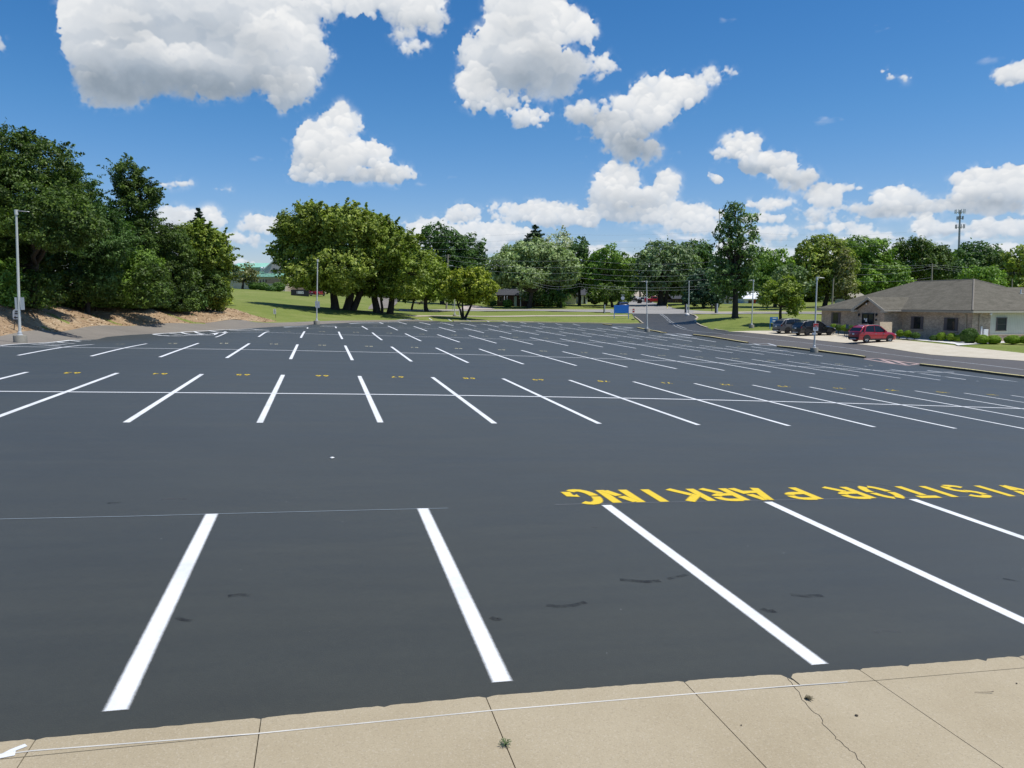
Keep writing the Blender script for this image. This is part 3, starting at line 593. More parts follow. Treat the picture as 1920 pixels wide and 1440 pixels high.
# ------------------------------------------------------------------ painted markings (parts of the lot)
def ribbon(mb_uv, pts, w, off, ends=.05):
    """flat strip on the ground along pts; uv.x across, uv.y only moves at the two ends"""
    V, F, UV = mb_uv; P = [np.array(p[:2], float) for p in pts]; hw = w/2/.66
    out = []
    for i in range(len(P)-1):
        L_ = np.hypot(*(P[i+1]-P[i])); n = max(1, int(L_/1.2))
        for k in range(n): out.append(P[i]+(P[i+1]-P[i])*k/n)
    out.append(P[-1]); t0 = out[1]-out[0]; t0 /= np.hypot(*t0); t1 = out[-1]-out[-2]; t1 /= np.hypot(*t1)
    out = [out[0], out[0]+t0*ends]+out[1:-1]+[out[-1]-t1*ends, out[-1]]
    xs = []
    for i, p in enumerate(out):
        a = out[max(i-1, 0)]; b = out[min(i+1, len(out)-1)]; t = b-a; t = t/max(np.hypot(*t), 1e-9); nrm = np.array([-t[1], t[0]])
        for s in (-1, 0, 1): xs.append(p+nrm*s*hw)
    xs = np.array(xs); z = TT(xs[:, 0], xs[:, 1])+off; n0 = len(V)
    for (x, y), q in zip(xs, z): V.append((x, y, q))
    m = len(out); vv_ = [0.0]+[.5]*(m-2)+[1.0]
    for i in range(m-1):
        for s in (0, 1):
            F.append((n0+i*3+s, n0+i*3+s+1, n0+(i+1)*3+s+1, n0+(i+1)*3+s)); UV += [(s*.5, vv_[i]), (s*.5+.5, vv_[i]), (s*.5+.5, vv_[i+1]), (s*.5, vv_[i+1])]
def uvmesh(name, dat, mat, parent=None):
    V, F, UV = dat; me = bpy.data.meshes.new(name); me.from_pydata(V, [], F); ul = me.uv_layers.new(name='UVMap'); ul.data.foreach_set('uv', np.array(UV, float).ravel()); me.materials.append(mat); me.update()
    if me.polygons[0].normal.z < 0: me.flip_normals()
    return link(bpy.data.objects.new(name, me), parent)
def line_obj(name, pts, w, mat, off=.034, parent=lot, ends=.05):
    d = ([], [], []); ribbon(d, pts, w, off, ends); return uvmesh(name, d, mat, parent)
X0, SP = 1.2816, 2.743
rows = {'b': (18.014-.207, 10.731, -6, 14), 'c': (35.662+.044, 10.731, -5, 14), 'd': (53.31+.315, 10.731, -3, 14), 'e': (70.958+.068, 10.731, -1, 14), 'f': (88.606-.219, 10.731, 2, 14)}
rs = random.Random(5); lines = []
for k in range(-4, 15):
    y0 = {-1: 5.46, 0: 5.42, 1: 5.29, 2: 5.7}.get(k, 5.5); lines.append((y0, [(X0+k*SP, y0), (X0+k*SP+rs.uniform(-.02, .02), 10.372+rs.uniform(-.03, .03))], .135))
for key, (y0, ln, k0, k1) in rows.items():
    for k in range(k0, k1+1):
        ya, yb = y0, y0+ln; x = X0+k*SP
        if key == 'e' and k == -1: ya, yb = 75.9, 79.3
        if key == 'e' and k == 0: ya, yb = 75.8, 81.7
        if key == 'e' and k == 0: pass
        if key == 'f' and k == 2: yb = 94
        lines.append((ya, [(x+rs.uniform(-.02, .02), ya+rs.uniform(-.05, .05)), (x+rs.uniform(-.02, .02), yb+rs.uniform(-.05, .05))], .125))
for k in range(5, 14): lines.append((106, [(X0+k*SP, 106.2), (X0+k*SP, 109.6)], .12))
lines.sort(key=lambda t: t[0]); rest = ([], [], [])
for i, (yk, p, w) in enumerate(lines):
    if i < 99: line_obj('stall_line', p, w, M['white'] if yk < 30 else M['whitefar'])
    else: ribbon(rest, p, w, .034)
tag(uvmesh('stall_lines', rest, M['whitefar'], lot), kind='stuff')
cen = {'b': (G(500, 739.7)[1], -22, 40.6), 'c': (G(600, 659.5)[1], -16.5, 40.6), 'd': (G(640, 628.5)[1], -11, 40.6), 'e': (G(700, 615)[1], -1.4, 40.4), 'f': (93.9, 6.6, 40)}
for key, (y, xa, xb) in cen.items(): line_obj('centre_line', [(xa, y), (xb, y)], .115, M['whitefar'], .0375)
line_obj('chalk_line', [G(-40, 979), G(250, 972.5), G(500, 965.5), G(840, 957)], .014, simple('chalk', (.19, .225, .25), .9), .034)
line_obj('chalk_line', [G(1040, 950), G(1990, 932)], .012, simple('chalk_faint', (.17, .18, .19), .9), .033)
def px_lines(name, segs, w, mat, off=.045):
    w *= 1.35
    d = ([], [], [])
    for s in segs: ribbon(d, [G(*q) for q in s], w, off)
    return uvmesh(name, d, mat, lot)
px_lines('hatched_island', [[(0, 649.8), (55, 645.3), (131, 639.3), (172, 639.4)], [(59, 647.3), (114, 650.6)], [(74, 645), (125, 648)], [(103, 642), (140, 645.5)], [(131, 639.5), (155, 642.6)]], .12, M['whitefar'])
px_lines('hatched_island', [[(286.5, 627.8), (402.5, 629.2), (423, 622.6)], [(286.5, 627.6), (350, 623), (420, 619.2), (470, 617.6), (505, 620)], [(318, 626), (345, 628.3)], [(340, 624.2), (380, 628.6)], [(365, 622.6), (405, 627.2)], [(392, 621), (418, 624.2)], [(430, 619.8), (490, 621)]], .15, M['whitefar'])
px_lines('hatched_island', [[(532, 614.2), (576, 614.6)], [(532, 614), (577, 611.8)], [(601, 612.2), (634, 613.6)], [(603, 610.6), (630, 610.4)]], .22, M['faded'])
px_lines('hatched_island', [[(655, 607.6), (720, 608)], [(655, 607.4), (700, 605), (747, 604.2)], [(690, 606), (712, 606.2)], [(745, 600.8), (772, 598.9), (786, 600.2)]], .3, M['faded'])
px_lines('hatched_island', [[(1621, 674), (1646, 673.2), (1723, 683.3), (1702, 686.4), (1668, 681.8), (1621, 674)], [(1652, 675), (1676, 682.5)], [(1676, 677.5), (1700, 685)]], .20, M['pinkline'])
px_lines('hatched_island', [[(1413, 645.4), (1440, 645), (1456, 649.4), (1425, 648), (1413, 645.4)], [(1388, 645.3), (1412, 647)]], .25, M['faded'])
px_lines('hatched_island', [[(1246, 626.6), (1268, 626.4), (1296, 629.8), (1272, 630.6), (1246, 626.6)]], .32, M['faded'])
px_lines('hatched_island', [[(1148, 614), (1165, 613.2), (1186, 615.6), (1160, 616.4), (1148, 614)]], .3, M['faded'])
# double line and STOP lettering of the driveway
line_obj('driveway_line', [G(1236, 587.8), G(1247, 596), G(1258, 605.5), G(1266, 612), G(1280, 617.5), G(1310, 622.4), G(1360, 627.5)], .08, M['faded'], .032, None).parent = bpy.data.objects['driveway']
line_obj('driveway_line', [G(1240, 588), G(1250, 595), G(1260, 604), G(1272, 611), G(1287, 616.6)], .08, M['faded'], .033, None).parent = bpy.data.objects['driveway']
line_obj('road_line', [G(1360, 627), G(1500, 642), G(1640, 661), G(1920, 694)], .08, M['faded'], .024, None).parent = bpy.data.objects['access_road']
sc_d = m_paint('dark_scuff', (.020, .020, .019), .0, .6); sc_l = m_paint('dusty_scuff', (.11, .112, .112), .3, .5)
for i, (pts_, w_, m_) in enumerate([([(330, 1163), (342, 1168), (362, 1171)], .05, sc_d), ([(425, 1124), (450, 1121), (472, 1122)], .06, sc_d), ([(918, 1163), (932, 1168), (942, 1165)], .06, sc_d), ([(1022, 1140), (1045, 1143), (1075, 1141), (1100, 1134)], .06, sc_d),
    ([(1160, 1092), (1210, 1096), (1240, 1094)], .07, sc_d), ([(1250, 1091), (1290, 1082)], .05, sc_d), ([(1425, 1146), (1440, 1152), (1455, 1151)], .07, sc_d), ([(1480, 1120), (1512, 1123), (1545, 1122)], .07, sc_d), ([(300, 941), (335, 938), (352, 940)], .06, sc_l), ([(1106, 992), (1122, 994)], .035, sc_l),
    ([(1580, 905), (1650, 912), (1690, 920)], .05, sc_l), ([(200, 948), (230, 946)], .07, sc_d), ([(1640, 1192), (1655, 1188), (1690, 1190)], .04, sc_l), ([(1878, 1089), (1912, 1096)], .05, sc_d)]):
    line_obj('tyre_scuff', [G(*q_) for q_ in pts_], w_, m_, .032+.0002*(i % 5))
# stencil letters
def arc(cx, cy, rx, ry, a0, a1, n=9): return [(cx+rx*math.cos(math.radians(a0+(a1-a0)*i/n)), cy+ry*math.sin(math.radians(a0+(a1-a0)*i/n))) for i in range(n+1)]
GL = {'V': [[(.0, 1), (.5, 0)], [(1, 1), (.5, 0)]], 'I': [[(.5, 0), (.5, 1)]], 'S': [arc(.5, .74, .42, .26, 20, 268), arc(.5, .26, .42, .26, 90, -160)],
      'T': [[(.5, 0), (.5, .8)], [(0, .94), (1, .94)]], 'O': [arc(.5, .5, .45, .5, 100, 260, 14), arc(.5, .5, .45, .5, -80, 80, 14)],
      'R': [[(.08, 0), (.08, 1)], [(.2, .95)]+arc(.55, .73, .4, .22, 90, -90)+[(.2, .51)], [(.5, .42), (.98, 0)]], 'P': [[(.08, 0), (.08, 1)], [(.2, .95)]+arc(.55, .72, .4, .23, 90, -90)+[(.2, .49)]],
      'A': [[(.0, 0), (.44, 1)], [(1, 0), (.56, 1)], [(.28, .33), (.72, .33)]], 'K': [[(.08, 0), (.08, 1)], [(.24, .5), (.95, 1)], [(.36, .55), (.98, 0)]],
      'N': [[(.06, 0), (.06, 1)], [(.2, .95), (.8, .05)], [(.94, 0), (.94, 1)]], 'G': [arc(.5, .5, .45, .5, 55, 305, 14), [(.62, .42), (.94, .42), (.94, .1)]],
      '1': [[(.5, 0), (.5, 1)]], '2': [arc(.5, .7, .4, .3, 160, -30)+[(.1, 0), (.95, 0)]], '3': [arc(.45, .74, .4, .26, 150, -80), arc(.45, .26, .42, .26, 80, -150)], '4': [[(.7, 0), (.7, 1), (.05, .3), (1, .3)]], '5': [[(.9, 1), (.2, 1), (.15, .55)]+arc(.45, .3, .42, .3, 80, -150)],
      '6': [arc(.5, .3, .4, .3, 0, 360, 12), [(.1, .35), (.55, 1)]], '7': [[(.05, 1), (.95, 1), (.35, 0)]], '8': [arc(.5, .76, .34, .24, 0, 360, 12), arc(.5, .27, .42, .27, 0, 360, 12)], '9': [arc(.5, .7, .4, .3, 0, 360, 12), [(.9, .65), (.45, 0)]], '0': [arc(.5, .5, .4, .5, 0, 360, 16)]}
def lettering(name, text, x0, yc, cw, ch, pitch, sw, mat, flip=True, gaps=0, off=.036, centres=None):
    """letters on the ground; flip: they read from the far side, so the first letter stands rightmost"""
    d = ([], [], []); x = 0; ci = 0
    for chx in text:
        if centres is not None and chx != ' ': x = x0-centres[ci]-cw/2; ci += 1
        if chx == ' ': x += pitch*.95; continue
        for st in GL[chx]:
            pts = []
            for u, v in st:
                lx, ly = x+u*cw, (v-.5)*ch
                pts.append((x0-lx, yc-ly) if flip else (x0+lx, yc+ly))
            if gaps and chx not in 'IT' and len(pts) >= 2:
                if len(pts) == 2: a_, b_ = np.array(pts[0]), np.array(pts[1]); L_ = np.hypot(*(b_-a_)); k_ = .5-gaps/L_/2; segs = [[a_, a_+(b_-a_)*k_], [b_+(a_-b_)*k_, b_]] if L_ > .6 and chx in 'NKAVR' and st is GL[chx][min(1, len(GL[chx])-1)] else [pts]
                elif len(pts) > 5: h_ = len(pts)//2; u_ = np.array(pts[h_]); v_ = np.array(pts[h_+1]); t_ = (v_-u_)/np.hypot(*(v_-u_)); segs = [pts[:h_+1], [tuple(u_+t_*gaps)]+pts[h_+1:]]
                else: segs = [pts]
            else: segs = [pts]
            for sg in segs: ribbon(d, sg, sw, off, .02)
        x += pitch*(.72 if chx == 'I' else 1)
    return uvmesh(name, d, mat, lot)
ygap = (G(1130, 948.5)[1], G(1130, 920.5)[1]); gl = G(1063, 935)[0]; pl = G(1530, 932)[0]
pit = (pl-gl)/6.46
cen_px = [1946, 1893, 1836, 1782, 1733, 1668, 1604, 1501, 1421, 1360, 1295, 1226, 1160, 1090]      # V I S I T O R  P A R K I N G
lettering('visitor_parking_lettering', 'VISITOR PARKING', 0, (ygap[0]+ygap[1])/2-.02, pit*.66, (ygap[1]-ygap[0])*.88, pit, .135, M["yellow"], gaps=.04, centres=[G(c_, 932.5)[0] for c_ in cen_px])
num = 61
for key, (y0, ln, k0, k1) in rows.items():
    for k in range(k0-1 if key != 'b' else k0, k1):
        x = X0+(k+.5)*SP; yy = y0+ln-.15
        if key in 'cde' and k < k0: continue
        lettering('stall_number', '%02d' % (num % 100), x+.24, yy, .17, .36, .27, .062, M['yellow'] if key == 'b' else M['cream']); num += 1

# ------------------------------------------------------------------ sidewalk in the foreground
OFF = .13
front = [G(px, py, OFF)[:2] for px, py in ((-700, 1452), (60, 1385), (490, 1345), (910, 1305), (1280, 1276), (1608, 1254), (1920, 1229), (2500, 1190))]
fxs = [p[0] for p in front]; fys = [p[1] for p in front]; FY = lambda x: float(np.interp(x, fxs, fys))
jx = [G(*q, OFF)[0] for q in ((69, 1384), (490, 1345), (910, 1305), (1280, 1276), (1608, 1254), (1906, 1230))]
kd = FY(jx[2])-G(921, 1333, OFF)[1]                  # width of the kerb strip
jx = [jx[0]-3.1*i for i in (3, 2, 1)]+jx+[jx[-1]+1.6*i for i in (1, 2, 3, 4, 5, 8)]
mb = MB(); rk = random.Random(2); CRX = G(1478, 1268, OFF)[0]
def slab(xa, xb, ya_f, yb_f, jag, dz=0.0):
    gap = .0035; n = max(2, int((xb-xa)/.045)) if jag else 6; top = []
    for i in range(n+1):
        x = xa+gap+(xb-xa-2*gap)*i/n; e = min(i, n-i)
        ch = (rk.uniform(0, .010)+(rk.uniform(.01, .05) if rk.random() < .03 else 0)+.06*math.exp(-abs(x-CRX)/.035)+(.02 if e == 0 else 0)) if jag else 0
        top.append((x, ya_f(x)-ch))
    back = [(xa+gap+(xb-xa-2*gap)*i/n, yb_f(xa+gap+(xb-xa-2*gap)*i/n)) for i in range(n, -1, -1)]
    z = [T(x, 5.2)+OFF+dz for x, y in top]; zb = z[::-1]
    vt = [(x, y, q) for (x, y), q in zip(top, z)]; vb = [(x, y, q) for (x, y), q in zip(back, zb)]
    N = len(vt); V = vt+vb+[(x, y+.012, q-.30) for x, y, q in vt]+[(x, y, q-.30) for x, y, q in vb]
    F = [(i, i+1, 2*N-2-i, 2*N-1-i) for i in range(N-1)]+[(i, 2*N+i, 2*N+i+1, i+1) for i in range(N-1)]+[(N+i, 3*N+i, 3*N+i+1, N+i+1) for i in range(N-1)]+[(0, 2*N-1, 4*N-1, 2*N), (N-1, 3*N-1, 3*N, N)]
    mb.add(V, F)
for xa, xb in zip(jx[:-1], jx[1:]):
    c = G(1478, 1268, OFF)[0]
    if xa < c < xb:
        slab(xa, c, FY, lambda x: FY(x)-kd+.004, True); slab(c+.007, xb, FY, lambda x: FY(x)-kd+.004, True, .0)
    else: slab(xa, xb, FY, lambda x: FY(x)-kd+.004, True, rk.uniform(-.0005, .0005))
for xa, xb in zip(jx[:-1], jx[1:]): slab(xa, xb, lambda x: FY(x)-kd-.004, lambda x: 2.2, False)
for i in range(4):
    ya = 2.19-i*3.2
    for xa, xb in zip(jx[:-1:2], jx[2::2]): slab(xa, xb, lambda x: ya-.005, lambda x: ya-3.18, False)
M['sidewalk'] = M['walk']
sw = S_(mb.build('sidewalk', M['walk']))
mb = MB(); x = -20
mb.poly([(-21, 5.15, T(-21, 5.15)-.03), (40, 5.15, T(40, 5.15)-.03), (40, -12, T(40, 5)-.03), (-21, -12, T(-21, 5)-.03)])
mb.build('joint_bed', simple('joint_dirt', (.06, .05, .04), .95), sw)
def top_ribbon(name, pts, w, mat, dz, parent=sw):
    d = ([], [], []); ribbon(d, pts, w, 0, .01)
    V = [(x, y, T(x, 5.2)+OFF+dz) for x, y, z in d[0]]; return uvmesh(name, (V, d[1], d[2]), mat, parent)
top_ribbon('paint_line', [G(-60, 1424, OFF), G(60, 1409, OFF), G(480, 1377, OFF), G(921, 1333.5, OFF), G(1275, 1304, OFF), G(1480, 1287.5, OFF), G(1590, 1280, OFF)], .012, m_paint('old_line_paint', (.66, .63, .56), .5), .0025)
top_ribbon('paint_splash', [G(0, 1421, OFF), G(22, 1409, OFF), G(50, 1398, OFF)], .035, M['white'], .004)
top_ribbon('paint_splash', [G(-20, 1424, OFF), G(30, 1414, OFF)], .045, M['white'], .005)
ck = simple('crack_dirt', (.05, .04, .03), .95); rr_ = random.Random(4)
pts = [(1478, 1272), (1492, 1290), (1500, 1308), (1520, 1330), (1537, 1347), (1545, 1362), (1565, 1385), (1580, 1398), (1600, 1415), (1612, 1432), (1622, 1445), (1650, 1490)]
P_ = []
for a, b in zip(pts[:-1], pts[1:]):
    for k in range(4): P_.append(G(a[0]+(b[0]-a[0])*k/4+rr_.uniform(-3, 3), a[1]+(b[1]-a[1])*k/4, OFF))
top_ribbon('crack', P_, .0026, ck, .002)
# weeds, twig and grit on the slabs
def weed(name, label, px, py, n, r, mat, h=.03, sprawl=(0, 6.28)):
    c = G(px, py, OFF); z = T(c[0], 5.2)+OFF+.004; mb = MB(); q = random.Random(px)
    for i in range(n):
        a = q.uniform(*sprawl); l_ = r*q.uniform(.4, 1); p0 = Vector((c[0], c[1], z)); d = Vector((math.cos(a), math.sin(a), 0))
        p1 = p0+d*l_*.5+Vector((0, 0, h*q.uniform(.5, 1.2))); p2 = p0+d*l_+Vector((0, 0, h*q.uniform(.1, .6))); s = Vector((-math.sin(a), math.cos(a), 0))*.0028
        mb.add([p0-s, p0+s, p1+s, p1-s, p2], [(0, 1, 2, 3), (3, 2, 4)])
        for k in range(4):
            b = p1.lerp(p2, k/4); a2 = a+q.choice((-1, 1))*q.uniform(.5, 1.1); e = Vector((math.cos(a2), math.sin(a2), q.uniform(0, .5)))*r*.22; mb.add([b-s*.8, b+s*.8, b+e], [(0, 1, 2)])
    return tag(mb.build(name, mat, fix=False), label, 'weed')
weed('weed', 'small green spiky weed growing from the sidewalk joint', 948, 1400, 20, .06, simple('weed_green', (.09, .13, .05), .8))
weed('weed', 'dry brown weed sprouting from the crack in the sidewalk', 1508, 1312, 22, .075, simple('weed_dry', (.13, .11, .06), .9), .015, (-1.4, .4))
c = G(1845, 1302, OFF); z = T(c[0], 5.2)+OFF+.01; tw = MB().tube([(c[0]-.07, c[1]+.02, z), (c[0]-.01, c[1]-.004, z+.004), (c[0]+.05, c[1]-.012, z+.002), (c[0]+.08, c[1]-.008, z)], [.0015, .002, .0025, .003], 5)
tag(tw.build('twig', M['woodd']), 'thin curved brown twig lying on the right of the sidewalk', 'twig')
for i, (px, py, s, lb) in enumerate([(1606, 1345, .011, 'largest dark brown pebble, on the sidewalk right of the crack'), (1390, 1363, .006, 'tiny dark pebble on the sidewalk left of the crack'), (1906, 1284, .007, 'small dark pebble at the far right of the sidewalk'), (623, 863, .035, 'scrap of white litter lying alone on the lot beyond the front stalls')]):
    c = G(px, py, OFF if i < 3 else 0); z = (T(c[0], 5.2)+OFF+.004) if i < 3 else c[2]+.034; q = random.Random(i); mb = MB()
    mb.lathe((c[0], c[1], z), [(s*.8, 0), (s, s*.35), (s*.7, s*.7), (s*.2, s*.85)], 7, False, .35, q)
    tag(mb.build('pebble' if i < 3 else 'litter_scrap', M['woodd'] if i < 3 else M['signw']), lb, 'pebble' if i < 3 else 'litter')

# ------------------------------------------------------------------ kerbs
def kerb(name, label, pxs, w, h, top, side, off=0.0, world=False, group=None, cat='kerb', chips=0.0):
    P = [np.array(p[:2], float) for p in pxs] if world else [G(*p)[:2] for p in pxs]; out = []
    for a, b in zip(P[:-1], P[1:]):
        n = max(1, int(np.hypot(*(b-a))/1.5))
        for k in range(n): out.append(a+(b-a)*k/n)
    out.append(P[-1]); q = random.Random(len(out)); N = len(out); V = []
    for i, p in enumerate(out):
        a = out[max(i-1, 0)]; b = out[min(i+1, N-1)]; t = (b-a)/np.hypot(*(b-a)); n = np.array([-t[1], t[0]]); z = T(p[0], p[1])+off
        ch = q.uniform(-chips, chips)
        for s, dz in ((-.5, -.05), (-.5, h*.92+ch), (-.42, h+ch), (.42, h+ch), (.5, h*.92+ch), (.5, -.05)): V.append((p[0]+n[0]*w*s, p[1]+n[1]*w*s, z+dz))
    mb = MB(); top_f = []; side_f = []
    for i in range(N-1):
        for k in range(5):
            f = (i*6+k, i*6+k+1, (i+1)*6+k+1, (i+1)*6+k); (top_f if k in (1, 2, 3) else side_f).append(f)
    side_f += [tuple(range(5, -1, -1)), tuple((N-1)*6+k for k in range(6))]
    mb.m = 0; mb.add(V, top_f); n0 = len(mb.v); mb.m = 1; mb.add(V, side_f)
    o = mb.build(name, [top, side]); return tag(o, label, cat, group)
KY = 'long low kerbs along the right side of the lot'
kx = 42.5
yk = lambda px, py: G(px, py)[1]
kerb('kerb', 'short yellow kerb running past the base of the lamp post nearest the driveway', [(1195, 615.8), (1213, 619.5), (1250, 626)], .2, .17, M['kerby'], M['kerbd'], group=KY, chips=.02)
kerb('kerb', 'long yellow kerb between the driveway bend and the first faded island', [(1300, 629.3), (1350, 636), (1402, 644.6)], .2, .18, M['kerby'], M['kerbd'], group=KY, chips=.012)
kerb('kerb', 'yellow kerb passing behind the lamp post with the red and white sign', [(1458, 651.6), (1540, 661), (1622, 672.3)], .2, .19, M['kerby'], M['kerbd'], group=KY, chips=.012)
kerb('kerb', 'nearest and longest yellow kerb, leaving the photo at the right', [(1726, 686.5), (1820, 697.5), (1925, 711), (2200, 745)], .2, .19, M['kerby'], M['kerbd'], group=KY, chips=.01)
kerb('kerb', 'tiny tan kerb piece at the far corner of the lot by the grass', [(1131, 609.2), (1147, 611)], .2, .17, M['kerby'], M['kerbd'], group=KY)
kerb('kerb', 'pale concrete kerb edging the small grass island up to the driveway mouth', [(850, 603), (1000, 604.2), (1100, 605.8), (1206, 606.8), (1198, 600.5), (1190, 594.8)], .22, .13, M['kerbc'], M['kerbc'])
kerb('kerb', 'curved pale kerb round the grass corner by the tall tree', [(1292, 588.6), (1303, 592), (1308, 596), (1304, 600), (1303.5, 603.5), (1308, 608), (1315, 611.6), (1326, 615)], .25, .14, M['kerbc'], M['kerbc'])
kerb('kerb', 'short straight pale kerb where the concrete pad begins', [(1340, 618), (1364, 621.5)], .25, .13, M['kerbc'], M['kerbc'])
for nm, pp, w in (('footpath', [(770, 592.8), (850, 592.6), (1000, 592.4), (1100, 592.2), (1178, 591.6)], 1.5), ('roadside_path', [(820, 580.5), (1000, 580.3), (1150, 580.6)], 1.2), ('roadside_path', [(1300, 585.4), (1400, 585.2), (1560, 586), (1760, 588)], 1.6)):
    d = ([], [], []); ribbon(d, [G(*p) for p in pp], w, .045); S_(uvmesh(nm, d, M['kerbc'], None))
S_(sheet('house_driveway', g2((862, 580), (928, 580), (905, 575.2), (886, 573), (868, 573.2), (866, 576)), .06, simple('pink_concrete', (.46, .39, .34), .9), 3))
S_(sheet('gravel_border', g2((1676, 634.5), (1730, 639.5), (1790, 645.8), (1796, 648.5), (1925, 641.3), (2100, 641.3), (2100, 637), (1925, 637.5), (1820, 641), (1790, 641.5), (1740, 637), (1690, 631.5)), .05, M['stone'], 1.2))
# ------------------------------------------------------------------ trees and shrubs
def unit(a): return a/np.maximum(np.linalg.norm(a, axis=1, keepdims=True), 1e-9)
def leaf_mesh(name, P, Nn, size, tone, mat, parent, rng, asp=1.7):
    n = len(P); up = rng.normal(size=(n, 3)); u = unit(np.cross(Nn, up)); w = np.cross(Nn, u)
    s = size*rng.uniform(.6, 1.35, (n, 1)); a = u*s*asp*.5; b = w*s*.5; bend = Nn*s*.12
    V = np.stack([P-a, P-b*.9-a*.1+bend, P+a, P+b*.9+a*.1+bend], 1).reshape(-1, 3).astype(np.float32)
    me = bpy.data.meshes.new(name); me.vertices.add(4*n); me.vertices.foreach_set('co', V.ravel())
    me.loops.add(4*n); me.loops.foreach_set('vertex_index', np.arange(4*n, dtype=np.int32)); me.polygons.add(n)
    me.polygons.foreach_set('loop_start', np.arange(0, 4*n, 4, dtype=np.int32)); me.polygons.foreach_set('loop_total', np.full(n, 4, np.int32))
    at_ = me.attributes.new('tone', 'FLOAT', 'POINT'); at_.data.foreach_set('value', np.repeat(np.clip(tone, 0, 1), 4).astype(np.float32))
    me.materials.append(mat); me.update(); return link(bpy.data.objects.new(name, me), parent)
def crown_pts(lobes, n, clump, rng, fill=.62, up=.35, flat=.75, spray=0.0, shoots=0, slen=1.2):
    C = np.array([l[0] for l in lobes]); R = np.array([l[1] for l in lobes]); vol = (R[:, 0]*R[:, 2]+R[:, 0]*R[:, 1]+R[:, 1]*R[:, 2]); pr = vol/vol.sum()
    area = vol.sum()*4.2; nc = int(max(14, area/(clump*clump*3.14)*1.9*fill/.62)); li = rng.choice(len(lobes), nc*2, p=pr)
    d = unit(rng.normal(size=(nc*2, 3))); rf = 1-rng.uniform(0, 1, (nc*2, 1))**1.8*.5; bump = 1+.10*np.sin(d[:, :1]*5+li[:, None])*np.cos(d[:, 2:]*6+li[:, None]*2)
    cc = C[li]+d*R[li]*rf*bump
    q = ((cc[:, None]-C[None])/R[None]); q = np.sqrt((q**2).sum(-1)); q[np.arange(len(cc)), li] = 9; keep = q.min(1) > .66; cc = cc[keep][:nc]; d = d[keep][:nc]; nc = len(cc)
    cr = clump*rng.uniform(.55, 1.35, nc); ct = rng.normal(0, .16, nc)
    i = rng.choice(nc, n, p=cr**2/(cr**2).sum()); e = unit(rng.normal(size=(n, 3))+d[i]*.55+np.array([0, 0, up])); rr = rng.uniform(.35, 1, (n, 1))**.6
    P = cc[i]+e*rr*cr[i][:, None]*np.array([1, 1, flat])
    if spray > 0:
        m = rng.uniform(size=n) < spray; P[m] += d[i][m]*np.minimum(rng.exponential(.35, (m.sum(), 1)), 1.0)*clump+np.array([0, 0, .15*clump])
    if shoots:
        m_ = 34; top = np.argsort(-(cc[:, 2]+rng.normal(0, 1.2, nc)+.6*np.abs(d[:, 0])*cr*2))[:max(8, nc//2)]; si = rng.choice(top, shoots); sd_ = unit(d[si]*np.array([1, 1, .4])+np.array([0, 0, .75])+rng.normal(0, .35, (shoots, 3))); ln = slen*rng.uniform(.4, 1.2, (shoots, 1))
        tt = rng.uniform(0, 1, (shoots, m_, 1)); q_ = cc[si][:, None]+d[si][:, None]*cr[si][:, None, None]*.7+sd_[:, None]*ln[:, None]*tt-np.array([0, 0, 1.])*(tt**2)*ln[:, None]*.35+rng.normal(0, .10, (shoots, m_, 3))*(1.15-tt)
        q_ = q_.reshape(-1, 3); k2 = len(q_); P = np.concatenate([P, q_]); e = np.concatenate([e, unit(rng.normal(size=(k2, 3)))]); i = np.concatenate([i, np.repeat(si, m_)]); n = len(P)
    N_ = unit(e*.55+d[i]*.35+np.array([0, 0, .35])+rng.normal(0, .55, (n, 3)))
    return P, N_, .5+ct[i]+rng.normal(0, .16, n)
def limb(mb, a, b, r0, r1, rng, n=5, wob=.06, sides=7):
    a = np.array(a); b = np.array(b); L_ = np.linalg.norm(b-a); pts = [tuple(a)]
    for k in range(1, n): t = k/n; pts.append(tuple(a+(b-a)*t+rng.normal(0, wob*L_*.5, 3)*np.array([1, 1, .3])+np.array([0, 0, L_*.06*math.sin(t*3.14)])))
    pts.append(tuple(b)); mb.tube(pts, [r0+(r1-r0)*k/n for k in range(n+1)], sides)
